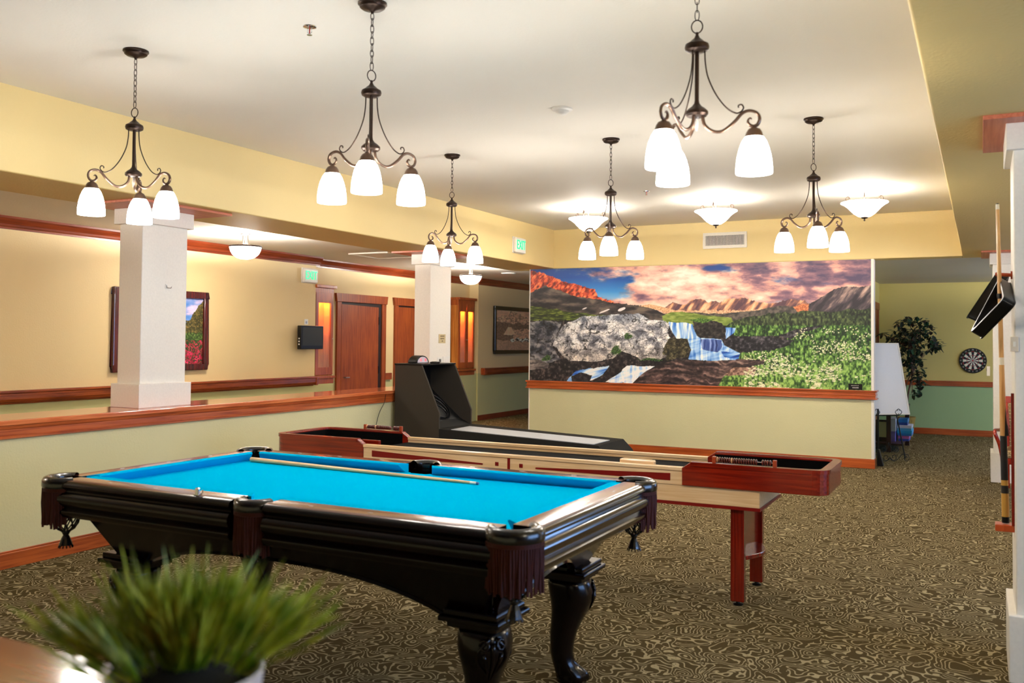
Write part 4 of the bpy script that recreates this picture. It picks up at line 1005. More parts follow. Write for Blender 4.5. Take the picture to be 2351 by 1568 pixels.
o = MB(LOC); o.box(-4.42, -1.155, SY0+.015, SY1-.015, .583, .684); bm_ = o.build('support_beam', M['maplepanel'], sh, bevel=.003)
MB(LOC).box(-4.42, -1.150, SY0+.010, SY1-.010, .565, .5835).build('beam_base', M['redinlay'], bm_)
for x in (-3.72, -2.79, -1.86): MB(LOC).box(x-.016, x+.016, SY0+.0125, SY0+.016, .62, .652).build('square_inlay', M['redinlay'], bm_, bevel=.002)
for sx, xl in ((1, -1.29), (-1, -4.29)):
    for y0 in (5.462, 5.968):
        lg = MB(LOC).box(xl-.04, xl+.04, y0, y0+.05, .022, .566).build('leg', M['redwoody'], sh, bevel=.004)
        MB(LOC).lathe([(.028, 0), (.03, .008), (.014, .012), (.012, .024)], (xl, y0+.025, 0), 16).build('leveling_foot', M['blackplastic'], lg, smooth=True)
    MB(LOC).box(xl-.015, xl+.015, 5.512, 5.968, .275, .566).build('leg_panel', M['redwoody'], sh)
    pts = [(xl-.03, 5.513), (xl+sx*.03, 5.513)]+[(xl+sx*(.03+.075*math.sin(math.pi*k/12)), 5.513+(.454)*k/12) for k in range(13)]+[(xl-.03, 5.967)]
    MB(LOC).prism(pts, 'Z', .255, .28).build('leg_shelf', M['redwoody'], sh, bevel=.005)
M['bead'] = plain('brown_wood_bead', (96, 36, 22), .2, coat=.6)
M['beadlight'] = plain('pale_wood_bead', (214, 158, 112), .25, coat=.5)
M['post'] = plain('orange_wood_post', (172, 70, 34), .35, coat=.3)
def bead_counter(xa, xb, y, gap_at=None):
    of = LOC; z = SZ+.004
    st = MB(of).tube([(xa, y, z+.022), (xb, y, z+.022)], .0024, 6).build('score_counter', M['chrome'], sh)
    for xq in (xa, xb): MB(of).box(xq-.011, xq+.011, y-.011, y+.011, z, z+.040).build('post', M['post'], st, bevel=.003)
    n_ = 21; L = xb-xa-.022; pitch = L/(n_+2.2); first = None
    for i in range(n_):
        x = xa+.012+pitch*(i+.5)+(pitch*1.6 if i >= 17 else 0)
        mt = M['beadlight'] if i in (0, 6) else M['bead']
        if first is None or mt is M['beadlight'] or i == 1:
            b_ = MB().ball((0, 0, 0), .0165, 12, 8).build('bead', mt, st, smooth='all'); b_.scale = (pitch/.033*.98, 1, 1)
            if i == 1: first = b_
            if i == 0: first = b_; 
        else:
            b_ = first.copy(); COL.objects.link(b_)
        if i == 0: first = b_
        if i == 1: first = b_
        b_.location = (x-of[0], y-of[1], z+.022)
        if i == 6: b_.location = (x-of[0], y-of[1], z+.022)
bead_counter(pix(1640, 1055, 'Y', 5.45).x, pix(1779, 1066, 'Y', 5.45).x, 5.45)
bead_counter(pix(839, 975, 'Y', 6.032).x, pix(921, 984, 'Y', 6.032).x, 6.032)
t = thing('scraper_block', 'small pale wooden block on the shuffleboard near the right red end', 'wooden block', (0, 0, .752)); a = pix(1424, 1055, 'Y', 5.50).x; b_ = pix(1503, 1060, 'Y', 5.50).x; t.location = (a, 5.5, .752)
MB((a, 5.5, .752)).box(a, b_, 5.485, 5.53, .7525, .812).build('block', M['maplepanel'], t, bevel=.008)
MB((a, 5.5, .752)).box(a+.02, b_-.02, 5.50, 5.515, .812, .816).build('groove_strip', M['maple'], t)
MB(LOC).box(XA-.16, XA-.0, 5.62, 5.65, .705, .80).build('end_gate', M['redwood'], sh, bevel=.003)

# ------------------------------------------------------------------ arcade rolling game
M['greycarpet'] = plain('charcoal_laminate', (60, 54, 46), .75, spec=.2, bump=.3, bscale=300)
M['darkcarpet'] = plain('charcoal_carpet', (40, 39, 37), .95, spec=.1, bump=.6, bscale=500)
M['lane'] = plain('light_grey_lane', (176, 180, 186), .6)
M['hoodblack'] = plain('black_hood_lining', (10, 10, 10), .5)
GY0, GY1 = 8.40, 9.115; G = (-4.6, 8.76, 0)
gm = thing('arcade_rolling_game', 'charcoal arcade ball-rolling game with black hood beside the half wall', 'arcade game', G)
def side(y0, y1):
    o = MB(G); o.prism([(-5.735, 0), (-5.17, 0), (-5.165, .765), (-5.39, 1.27), (-5.735, 1.27)], 'Y', y0, y1); return o.build('side_panel', M['greycarpet'], gm, bevel=.002)
side(GY0, GY0+.025); side(GY1-.025, GY1)
MB(G).box(-5.74, -5.385, GY0-.004, GY1+.004, 1.27, 1.287).build('top_panel', M['blackplastic'], gm, bevel=.002)
MB(G).box(-5.735, -5.71, GY0+.025, GY1-.025, 0, 1.27).build('back_panel', M['hoodblack'], gm)
o = MB(G); o.prism([(-5.71, .50), (-5.17, .50), (-5.17, .60), (-5.30, .66), (-5.71, 1.0)], 'Y', GY0+.026, GY1-.026); tg = o.build('target_board', M['hoodblack'], gm)
for r_, cx_, cz_ in ((.11, -5.38, .735), (.17, -5.42, .77), (.23, -5.45, .79)):
    o = MB(G); o.tube([(cx_+.0+r_*math.cos(2*math.pi*k/28)*.62, 8.76+r_*math.sin(2*math.pi*k/28)*1.05, cz_+.02-r_*math.cos(2*math.pi*k/28)*.62) for k in range(28)], .009, 8, closed=True); o.build('target_ring', M['blackplastic'], tg, smooth='all')
zL = lambda x: .598+(x+5.17)*(-.066)/1.83
ln = MB(G); ln.prism([(-5.165, 0), (-3.22, 0), (-3.22, .40), (-3.245, .435), (-3.342, .530), (-5.165, .598)], 'Y', GY0, GY1); ln = ln.build('ramp', M['darkcarpet'], gm, bevel=.004)
pA = pix(1030, 985, 'Z', .60); pB = pix(1084, 978, 'Z', .60); pC = pix(1414, 1021, 'Z', .535)
ya, yb = pA.y, min(pB.y, GY1-.06)
o = MB(G); xa, xb = -5.05, -3.40
o.hexa([(xa+.02, ya, zL(xa)-.02), (xb, ya, zL(xb)-.02), (xb, yb, zL(xb)-.02), (xa, yb, zL(xa)-.02), (xa+.02, ya, zL(xa)+.004), (xb, ya, zL(xb)+.004), (xb, yb, zL(xb)+.004), (xa, yb, zL(xa)+.004)])
o.build('lane', M['lane'], ln)
t = thing('score_display', 'small domed score display with two red digits on top of the arcade hood', 'score display', (-5.62, 8.70, 1.287)); of = t.location
hs = [(8.70+.135*math.cos(math.pi*k/16), 1.288+.085*math.sin(math.pi*k/16)) for k in range(17)]
MB(of).prism(hs, 'X', -5.68, -5.57).build('housing', M['blackplastic'], t, bevel=.008)
hs = [(8.70+.105*math.cos(math.pi*k/16), 1.292+.066*math.sin(math.pi*k/16)) for k in range(17)]
MB(of).prism(hs, 'X', -5.570, -5.567).build('face', plain('white_display_face', (215, 212, 222), .3), t)
o = MB(of)
for y in (8.645, 8.74):
    for z in (1.308, 1.321, 1.334): o.box(-5.567, -5.565, y, y+.026, z, z+.003)
    for dy in (0, .023):
        for z in (1.309, 1.323): o.box(-5.567, -5.565, y+dy, y+dy+.003, z, z+.011)
o.build('digits', plain('lit_red_digits', (200, 30, 40), .4, emit=(230, 30, 40), es=.5), t)
t = thing('remote_control', 'small black remote lying on the arcade hood', 'remote', (-5.43, 8.75, 1.287))
MB((-5.43, 8.75, 1.287)).box(-5.45, -5.40, 8.66, 8.80, 1.2875, 1.305).build('body', M['blackplastic'], t, bevel=.006)
MB((-5.43, 8.75, 1.287)).box(-5.438, -5.412, 8.68, 8.74, 1.305, 1.308).build('buttons', M['dark'], t)
t = thing('power_cord', 'thin black cord hanging down the green half wall beside the arcade hood', 'cord', (-5.79, 8.2, .4))
pp = [pix(x, y, 'X', -5.775) for x, y in ((886, 905), (882, 925), (872, 945), (866, 965), (862, 985))]
MB((-5.79, 8.2, .4)).tube(bez(pp, 24), .003, 6).build('cord', M['blackplastic'], t, smooth='all')

# plaque and switches on the second column, hook on the first
t = thing('wall_plaque', 'small tan notice plaque on the second white column', 'plaque', (-5.90, 9.645, 1.563)); 
MB().box(0, .006, -.078, .078, -.055, .055).build('plate', plain('tan_plaque', (206, 186, 140), .5), t, bevel=.002)
o = MB(); rr = random.Random(2)
for z, a, b_ in ((.030, -.045, .045), (.0, -.045, .045), (-.03, -.012, .014)):
    y = a
    while y < b_: wl = .008+.006*rr.random(); o.box(.006, .0072, y, y+wl, z-.008*(.6+.4*rr.random()), z+.008); y += wl+.004
o.build('lettering', plain('brown_lettering', (120, 100, 70), .6), t)
t = thing('light_switch', 'white double switch plate low on the second white column', 'light switch', (-5.90, 9.67, 1.305))
MB().box(0, .006, -.13, -.02, -.06, .03).build('plate', M['whiteplastic'], t, bevel=.003)
MB().box(.006, .010, -.10, -.05, -.04, .01).build('rocker', M['nickel'], t, bevel=.001)
t = thing('light_switch', 'white blank plate right of the double switch on the second column', 'light switch', (-5.90, 9.67, 1.305))
MB().box(0, .006, .0, .16, -.06, .04).build('plate', M['whiteplastic'], t, bevel=.003); MB().box(.006, .008, .05, .11, -.03, .01).build('cover', M['whiteplastic'], t, bevel=.001)
c_ = pix(386, 658, 'X', -5.937); t = thing('wall_hook', 'tiny white hook on the first white column', 'hook', tuple(c_))
o = MB(); o.tube([(0, -.02, .015), (.012, -.02, -.01), (.012, .02, -.012), (0, .035, .0)], .003, 6); o.build('wire', M['nickel'], t); MB().box(0, .004, -.03, -.012, -.02, .02).build('plate', M['whiteplastic'], t)

# ------------------------------------------------------------------ right column: cue rack, cue, ball racks
YC = 5.0
cb, ct = pix(2309, 1200, 'Y', YC), pix(2290, 467, 'Y', YC)
t = thing('cue_holder', 'small wooden cue holder with base block and clip on the right white column', 'cue holder', (.135, YC, cb.z-.03)); of = t.location
MB(of).box(cb.x-.045, .135, YC-.045, YC+.045, cb.z-.036, cb.z-.004).build('base_block', plain('orange_wood_block', (196, 84, 40), .35, coat=.3), t, bevel=.004)
MB(of).box(.122, .135, YC-.06, YC-.035, cb.z-.004, cb.z+.62).build('back_strip', M['redwoody'], t, bevel=.002)
zc = pix(2293, 680, 'Y', YC).z
xc = ct.x+(cb.x-ct.x)*(ct.z-zc)/(ct.z-cb.z)
o = MB(of); o.box(xc+.008, .135, YC-.02, YC+.02, zc-.018, zc+.018); o.build('clip_block', M['post'], t, bevel=.003)
o = MB(of); o.lathe([(.009, -.012), (.014, -.012), (.014, .012), (.009, .012), (.009, -.012)], (xc, YC, zc), 16); o.build('clip_ring', M['blackplastic'], t, smooth=True)
t = thing('pool_cue', 'pool cue with black wrapped grip standing upright on the right white column', 'cue')
M['cuemaple'] = wood('cue_maple', (206, 148, 84), (232, 186, 124), 'Z', .3, coat=.3)
M['wrap'] = plain('black_linen_wrap', (18, 16, 16), .6, bump=.5, bscale=200)
M['amber'] = plain('amber_ring', (204, 156, 74), .35)
def fr(y): return (1200-y)/(1200-467)
cue_stick([('bumper', 0, fr(1186), .0165, .0165, M['blackplastic']), ('sleeve', fr(1186), fr(1133), .0165, .0163, M['amber']), ('grip_band', fr(1133), fr(1115), .0163, .0160, M['wrap']),
    ('ring', fr(1115), fr(1103), .0162, .0160, M['amber']), ('wrap', fr(1103), fr(1002), .0160, .0150, M['wrap']), ('forearm', fr(1002), fr(840), .0150, .0115, M['cuemaple']),
    ('joint_collar', fr(840), fr(823), .0118, .0115, M['ivory']), ('shaft', fr(823), fr(481), .0112, .0080, M['cuemaple']), ('ferrule', fr(481), fr(469), .0081, .008, M['ivory']), ('tip', fr(469), 1, .008, .006, M['wrap'])], tuple(cb), tuple(ct), t)
o = MB(cb)
for k in range(4):
    a = math.pi*k/2+R(200); z0 = cb.z+(ct.z-cb.z)*fr(1002)
    o.add([(cb.x+.0155*math.cos(a-.5), YC+.0155*math.sin(a-.5), z0), (cb.x+.0155*math.cos(a+.5), YC+.0155*math.sin(a+.5), z0), (cb.x-.003+.0140*math.cos(a), YC+.0140*math.sin(a), z0+.15)], [(0, 1, 2)])
o.build('point_inlay', M['wrap'], t)
def rack(A, B, C_, label, wall=.056, th=.010):
    """hanging triangle ball rack: A top, B lower left, C lower right corner"""
    A, B, C_ = Vector(A), Vector(B), Vector(C_); n_ = (B-A).cross(C_-A).normalized(); cen = (A+B+C_)/3
    t = thing('ball_rack', label, 'ball rack', tuple(A))
    def loop(sc_):
        P = [cen+(p-cen)*sc_ for p in (A, B, C_)]; out = []
        for i in range(3):
            p, q, r_ = P[i-1], P[i], P[(i+1) % 3]; a = q+(p-q).normalized()*.045; b = q+(r_-q).normalized()*.045
            for k in range(6): s_ = k/5; out.append(a*(1-s_)**2+q*2*s_*(1-s_)+b*s_*s_)
        return out
    o_, i_ = loop(1.0), loop(.88); m_ = len(o_); mb = MB(A)
    mb.loft([[tuple(o_[k]-n_*wall/2), tuple(o_[k]+n_*wall/2), tuple(i_[k]+n_*wall/2), tuple(i_[k]-n_*wall/2)] for k in list(range(m_))+[0]], caps=False)
    mb.build('frame', M['blackplastic'], t, smooth=True, bevel=.002)
    mb = MB(A); lip = loop(1.03); mb.loft([[tuple(lip[k]-n_*(wall/2+.001)), tuple(lip[k]-n_*(wall/2-.005)), tuple(i_[k]-n_*(wall/2-.005)), tuple(i_[k]-n_*(wall/2+.001))] for k in list(range(m_))+[0]], caps=False)
    mb.build('lip', M['blackplastic'], t, smooth=True)
    return t
rack(pixd(2308, 640, 4.50), pixd(2236, 776, 4.36), pixd(2319, 692, 4.15), 'black triangle ball rack hanging lower, its open side towards the room')
rack(pixd(2307, 622, 4.64), pixd(2229, 738, 4.58), pixd(2286, 700, 4.88), 'black triangle ball rack seen edge-on, hanging behind the other rack')
o = MB(); 
t = thing('rack_peg', 'wooden peg on the right white column carrying the ball racks', 'peg', (.135, 5.08, pix(2312, 632, 'Y', 5.08).z))
MB().tube([(0, 0, 0), (-.075, 0, .006)], [.009, .009], 12).build('peg', M['post'], t, smooth=True); MB().lathe([(0, 0), (.02, 0), (.02, -.008), (0, -.008)], (0, 0, 0), 16, axis='X').build('rosette', M['post'], t, smooth=True)
c_ = pix(2319, 790, 'Y', 4.868); t = thing('light_switch', 'narrow beige switch plate on the near face of the right white column', 'light switch', tuple(c_))
MB().box(.0, .035, -.006, .0, -.035, .035).build('plate', plain('beige_plate', (222, 208, 184), .4), t, bevel=.002); MB().box(.012, .023, -.009, -.006, -.012, .012).build('rocker', M['ivory'], t)
c_ = pix(2277, 852, 'Y', 11.9); t = thing('thermostat', 'white thermostat on the far right white column beside the dartboard', 'thermostat', (.085, 11.9, c_.z))
MB().box(-.035, -.0, -.05, .05, -.055, .055).build('housing', M['whiteplastic'], t, bevel=.004); MB().box(-.038, -.035, -.025, .025, .0, .03).build('display', M['dark'], t)

# armchair on casters, mostly behind the column
M['chairred'] = wood('chair_cherry_wood', (130, 22, 10), (168, 44, 20), 'Z', .25, coat=.5)
m, n, l, b = nmat('woven_fabric'); tc = n.new('ShaderNodeTexCoord'); br = n.new('ShaderNodeTexBrick'); br.inputs['Scale'].default_value = 14; br.inputs['Color1'].default_value = (*lin((206, 180, 132)), 1); br.inputs['Color2'].default_value = (*lin((176, 146, 98)), 1); br.inputs['Mortar'].default_value = (*lin((120, 90, 56)), 1); br.inputs['Mortar Size'].default_value = .05
mpn = n.new('ShaderNodeMapping'); mpn.inputs['Rotation'].default_value = (R(90), 0, 0); l.new(tc.outputs['Object'], mpn.inputs['Vector']); l.new(mpn.outputs[0], br.inputs['Vector']); l.new(br.outputs['Color'], b.inputs['Base Color']); b.inputs['Roughness'].default_value = .8
M['woven'] = m
t = thing('armchair', 'red wooden armchair on casters with woven back, half hidden behind the right column', 'armchair', (.47, 10.62, 0), R(-4))
W2 = .30
for sx in (-1, 1):
    o = MB(); p = bez([(sx*.25, .26, .06), (sx*.25, .25, .42), (sx*.25, .27, .70), (sx*.27, .33, 1.0)], 18)
    o.tube(p, .021, 4); o.build('back_post', M['chairred'], t)
    o = MB(); o.tube(bez([(sx*.27, -.22, .075), (sx*.27, -.22, .30), (sx*.28, -.22, .46)], 10), .024, 4); o.build('leg', M['chairred'], t)
    o = MB(); o.tube(bez([(sx*.28, -.22, .44), (sx*.30, -.235, .55), (sx*.335, -.26, .655), (sx*.34, -.20, .69), (sx*.31, .02, .68), (sx*.265, .26, .70)], 26), [.019]*27 if False else .019, 6); o.build('arm', M['chairred'], t, smooth='all')
    for y in (-.22, .26):
        ct_ = MB(); ct_.box(sx*.27-.012, sx*.27+.012, y-.02, y+.012, .045, .075); cs = ct_.build('caster', M['chrome'], t, bevel=.003)
        MB().lathe([(0, -.016), (.024, -.016), (.027, -.008), (.027, .008), (.024, .016), (0, .016)], (sx*.27, y-.005, .027), 16, axis='X').build('wheel', M['blackplastic'], cs, smooth=True)
MB().box(-.27, .27, -.24, .26, .36, .42).build('seat_frame', M['chairred'], t, bevel=.005)
MB().box(-.26, .26, -.25, .25, .42, .50).build('seat_cushion', M['woven'], t, bevel=.025)
MB().hexa([(-.25, .25, .50), (.25, .25, .50), (.25, .285, .50), (-.25, .285, .50), (-.262, .305, .95), (.262, .305, .95), (.262, .34, .95), (-.262, .34, .95)]).build('back_panel', M['woven'], t, bevel=.01)
MB().hexa([(-.27, .30, .94), (.27, .30, .94), (.27, .345, .94), (-.27, .345, .94), (-.275, .31, 1.01), (.275, .31, 1.01), (.275, .35, 1.01), (-.275, .35, 1.01)]).build('top_rail', M['chairred'], t, bevel=.006)

# dartboard
c_ = pix(2233.5, 828, 'Y', 17.4); t = thing('dartboard', 'round black dartboard on the far yellow wall', 'dartboard', (c_.x, 17.4, c_.z)); RD = .212
MB().lathe([(0, 0), (RD, 0), (RD, -.03), (RD-.006, -.036), (0, -.036)], (0, 0, 0), 48, axis='Y').build('number_ring', M['blackplastic'], t, smooth=True)
M['dwhite'] = plain('cream_segment', (232, 222, 204), .7); M['dblack'] = plain('black_segment', (20, 18, 20), .7); M['dred'] = plain('red_segment', (176, 30, 40), .7); M['dgreen'] = plain('green_segment', (30, 110, 60), .7)
o = MB()
def seg(r_a, r_b, k, mi):
    o.cur = mi; a0 = math.pi/2+(k-.5)*math.pi/10; P = []
    for j in range(4): a = a0+j*math.pi/30; P.append((r_a*math.cos(a), -.0375, r_a*math.sin(a)))
    for j in range(3, -1, -1): a = a0+j*math.pi/30; P.append((r_b*math.cos(a), -.0375, r_b*math.sin(a)))
    o.add(P, [tuple(range(8))])
for k in range(20):
    e = k % 2
    seg(.012, .085, k, 1 if e == 0 else 0); seg(.085, .094, k, 2 if e == 0 else 3); seg(.094, .148, k, 1 if e == 0 else 0); seg(.148, .157, k, 2 if e == 0 else 3)
df = o.build('playing_face', [M['dwhite'], M['dblack'], M['dred'], M['dgreen']], t, recalc=False)
MB().lathe([(0, -.036), (.012, -.036), (.012, -.040), (0, -.040)], (0, 0, 0), 16, axis='Y').build('bullseye', M['dred'], t)
nums = [20, 5, 12, 9, 14, 11, 8, 16, 7, 19, 3, 17, 2, 15, 10, 6, 13, 4, 18, 1]
for k, nn in enumerate(nums):
    a = math.pi/2+k*math.pi/10
    text_mesh('number', str(nn), .030, M['dwhite'], df, Matrix.Translation((.183*math.cos(a), -.0375, .183*math.sin(a))) @ Matrix.Rotation(R(90), 4, 'X'), .0008)
# door casing on the left wall of the far room
d = bpy.data.objects.new('door_3', None); COL.objects.link(d); d.location = (-1.607, 16.3, 0); struct(d); of = d.location
o = MB(of); o.box(-1.607, -1.58, 15.5, 15.62, 0, 2.13); o.box(-1.607, -1.58, 16.95, 17.07, 0, 2.13); o.box(-1.607, -1.575, 15.46, 17.11, 2.13, 2.25); o.build('casing', M['door'], d, bevel=.003)
lf = MB(of).box(-1.607, -1.595, 15.62, 16.95, 0, 2.13).build('door_leaf', M['door'], d)
MB(of).tube([(-1.59, 15.75, .95), (-1.55, 15.75, .95), (-1.55, 15.85, .95)], .009, 8).build('door_handle', M['nickel'], lf, smooth=True)

# easel with blank white board
M['iron'] = plain('black_wrought_iron', (16, 18, 20), .4, .5)
Bc = pix(2086, 952, 'Y', 13.22); PS = R(38); cs_, sn_ = math.cos(PS), math.sin(PS)
lean = .25
ex, ey = Bc.x-.30*cs_, Bc.y-.30*sn_
t = thing('easel', 'black wrought iron easel with scroll feet at the end of the mural wall', 'easel', (ex, ey, 0), PS)
zb = Bc.z
for sx, nm in ((-1, 'leg'), (1, 'leg')):
    MB().tube([(-.03+sx*.16, .015, zb+.01), (-.03+sx*.22, -.09, .05)], .009, 6).build('leg', M['iron'], t)
    o = MB(); c0 = -.03+sx*.16
    o.tube([(c0+sx2*(.0+.047*math.sin(math.pi*k/9)), -.035, zb-.005+.085*(k/9)-.02*math.sin(math.pi*k/9*2)*0) for sx2 in (1,) for k in range(10)]+[(c0+.016*math.cos(a_), -.035, zb+.065+.015*math.sin(a_)) for a_ in (1.5, .5, -.6)], .004, 6)
    o.tube([(c0-(.047*math.sin(math.pi*k/9)), -.035, zb-.005+.085*(k/9)) for k in range(10)]+[(c0-.016*math.cos(a_), -.035, zb+.065+.015*math.sin(a_)) for a_ in (1.5, .5, -.6)], .004, 6)
    o.tube([(c0, .01, zb-.006), (c0, -.04, zb-.006), (c0, -.035, zb+.02)], .005, 6)
    o.build('board_holder', M['iron'], t, smooth='all')
MB().tube([(-.03, .27, zb+.75), (-.03, .62, .02)], .009, 6).build('rear_leg', M['iron'], t)
MB().tube([(-.03, .05, zb-.02), (-.03, .25, zb+.70)], .009, 6).build('mast', M['iron'], t)
MB().tube([(-.20, .012, zb-.008), (.14, .012, zb-.008)], .008, 6).build('shelf_bar', M['iron'], t)
o = MB()
def scr(cx, cz, r_, a0, a1, y=-.085): o.tube([(cx+(r_*(1-.75*k/17))*math.cos(a0+(a1-a0)*k/17), y, cz+(r_*(1-.75*k/17))*math.sin(a0+(a1-a0)*k/17)) for k in range(18)], .0045, 6)
for sx in (-1, 1):
    scr(-.03+sx*.235, .055, .052, R(90), R(90)-sx*R(440)); scr(-.03+sx*.055, .07, .052, R(180 if sx > 0 else 0), R(180 if sx > 0 else 0)+sx*R(420))
    o.tube(bez([(-.03+sx*.235, -.085, .107), (-.03+sx*.17, -.085, .10), (-.03+sx*.12, -.085, .05), (-.03+sx*.06, -.085, .018), (-.03+sx*.01, -.085, .06)], 20), .0045, 6)
    scr(-.03+sx*.09, .17, .038, R(-90), R(-90)+sx*R(400)); o.tube(bez([(-.03+sx*.09, -.07, .132), (-.03+sx*.03, -.07, .18), (-.03, -.06, .26)], 14), .004, 6)
o.build('scroll_foot', M['iron'], t, smooth='all')
t2 = thing('white_board', 'blank white board leaning on the black easel', 'board', (ex, ey, 0), PS)
BH = .945
tilt = Matrix.Translation((0, -.012, zb)) @ Matrix.Rotation(-math.atan2(lean, BH), 4, 'X')
o = MB(); o.m = tilt; o.box(-.36, .30, -.012, .0, 0.0, BH*1.03); o.build('panel', plain('glossy_white_board', (238, 240, 244), .25), t2)
o = MB(); o.m = tilt
for a_ in ((-.365, -.345, -.016, .004, 0, BH*1.03), (.288, .305, -.016, .004, 0, BH*1.03), (-.345, .288, -.016, .004, 0, .016), (-.345, .288, -.016, .004, BH*1.03-.016, BH*1.03)): o.box(*a_)
o.build('frame', M['whiteplastic'], t2)
# wedge foot and pole by the wall end
t = thing('floor_stand', 'black wedge-footed stand at the right end of the mural wall', 'stand', (-1.16, 12.56, 0)); of = t.location
MB(of).prism([(-1.187, 0), (-1.112, 0), (-1.16, .20), (-1.187, .22)], 'Y', 12.50, 12.62).build('foot', M['blackplastic'], t, bevel=.003)
MB(of).box(-1.187, -1.168, 12.53, 12.56, .2, .72).build('pole', M['blackplastic'], t)

# dark side table with games and a framed clock
M['darkwood'] = wood('dark_table_wood', (30, 10, 8), (58, 22, 16), 'Z', .35, coat=.2)
t = thing('side_table', 'dark wooden two-tier side table behind the easel', 'side table', (-1.27, 14.75, 0)); of = t.location
TX0, TX1, TY0, TY1 = -1.56, -1.0, 14.17, 15.32
p_ = pix(2042, 1036, 'Z', 0); TXm = p_.x
for x, y in ((TX0+.02, TY0), (TX1-.05, TY1-.07), (TX0+.02, TY1-.07), (p_.x-.03, TY0)):
    MB(of).box(x, x+.06, y, y+.07, 0, .60).build('leg', M['darkwood'], t, bevel=.003)
MB(of).box(TX0, TX1+.02, TY0-.02, TY1+.02, .60, .635).build('table_top', M['darkwood'], t, bevel=.005)
MB(of).box(TX0+.02, TX1-.01, TY0+.02, TY1-.02, .10, .125).build('shelf', M['darkwood'], t, bevel=.003)
def gbox(name, x0, x1, y0, y1, z0, z1, col, col2, label):
    t = thing(name, label, 'game box', ((x0+x1)/2, (y0+y1)/2, z0), group='boxed games on the side table shelf'); of = t.location
    MB(of).box(x0, x1, y0, y1, z0+.001, z1-.001).build('box_base', plain(name+'_'+str(len(bpy.data.materials)), col, .4), t)
    MB(of).box(x0-.004, x1+.004, y0-.004, y1+.004, z0+(z1-z0)*.45, z1).build('lid', plain(name+'_'+str(len(bpy.data.materials)), col2, .35), t)
GX = pix(2066, 980, 'Y', 14.62).x
gbox('game_box', GX-.02, GX+.12, 14.62, 15.0, .1265, .205, (60, 90, 190), (226, 130, 200), 'pink and blue game box at the bottom of the stack on the side table')
gbox('game_box', GX-.03, GX+.16, 14.58, 14.98, .206, .285, (20, 120, 200), (40, 170, 225), 'bright cyan game box in the middle of the stack on the side table')
gbox('game_box', GX-.03, GX+.155, 14.60, 14.99, .286, .355, (90, 190, 225), (226, 226, 236), 'white-lidded game box near the top of the stack on the side table')
gbox('game_box', GX-.02, GX+.10, 14.64, 14.98, .356, .445, (16, 60, 140), (30, 120, 195), 'dark blue game box on top of the stack on the side table')
GX2 = pix(2051, 980, 'Y', 14.5).x
gbox('game_box', GX2-.035, GX2+.03, 14.45, 14.85, .1265, .46, (120, 110, 190), (205, 208, 224), 'tall pale game box standing upright beside the stack of games')
a, b_ = pix(2010, 1000, 'Y', 14.4), pix(2041, 956, 'Y', 14.4)
t = thing('framed_clock', 'square cream-faced clock in a dark wooden frame on the side table shelf', 'clock', ((a.x+b_.x)/2, 14.42, .127)); of = t.location
z0, z1 = .127, .44
o = MB(of); o.box(a.x, b_.x, 14.41, 14.45, z0, z0+.06); o.box(a.x, b_.x, 14.41, 14.45, z1-.03, z1); o.box(a.x, a.x+.025, 14.41, 14.45, z0+.06, z1-.03); o.box(b_.x-.025, b_.x, 14.41, 14.45, z0+.06, z1-.03); o.build('frame', M['darkwood'], t, bevel=.004)
MB(of).box(a.x+.02, b_.x-.02, 14.425, 14.44, z0+.05, z1-.02).build('face', plain('cream_clock_face', (206, 200, 160), .5), t)

# ficus tree in a basket
t = thing('potted_ficus', 'tall leafy ficus tree in a basket pot in the far room corner', 'potted tree', (-1.13, 16.75, 0)); of = t.location
M['basket'] = wood('wicker_basket', (130, 104, 40), (176, 148, 74), 'Z', .7)
MB().lathe([(0, 0), (.10, 0), (.115, .12), (.145, .315), (.150, .33), (.135, .33), (.128, .30), (0, .295)], seg=24).build('basket', M['basket'], t, smooth=True)
MB().lathe([(0, .296), (.127, .30), (.12, .31), (0, .315)], seg=20).build('soil', plain('dark_soil', (40, 28, 20), .9, bump=.5, bscale=80), t)
tr_pts = [(0, 0, .29), (.03, -.02, .7), (.10, -.10, 1.05), (.08, -.12, 1.4), (.12, -.15, 1.75)]
o = MB(); o.tube(bez(tr_pts, 20), .014, 8); o.tube(bez([(.02, 0, .29), (-.01, -.05, .8), (.12, -.10, 1.2), (.05, -.2, 1.6)], 16), .010, 6)
rr = random.Random(11); cl = []
for (px, py, rx, rz_, nn) in ((2095, 745, 42, 20, 120), (2072, 775, 30, 26, 120), (2110, 785, 40, 26, 150), (2145, 790, 22, 12, 45), (2085, 815, 28, 26, 100), (2105, 835, 18, 16, 40), (2112, 870, 13, 20, 50), (2104, 900, 11, 12, 26), (2094, 855, 12, 26, 30), (2033, 768, 14, 7, 16), (2125, 757, 22, 10, 30)):
    for i in range(nn):
        a = rr.uniform(0, 2*math.pi); q = math.sqrt(rr.random()); cl.append((px+rx*q*math.cos(a), py+rz_*q*math.sin(a), rr.uniform(16.25, 16.95)))
for i in range(0, len(cl), 9):
    e = pix(cl[i][0], cl[i][1], 'Y', cl[i][2])-Vector(of); s_ = Vector(tr_pts[2]) if e.z < 1.5 else Vector(tr_pts[3]); o.tube(bez([tuple(s_), tuple((s_+e)/2+Vector((0, 0, .06))), tuple(e)], 8), .004, 4)
o.build('trunk', wood('ficus_bark', (90, 66, 50), (150, 120, 100), 'Z', .8), t, smooth='all')
o = MB()
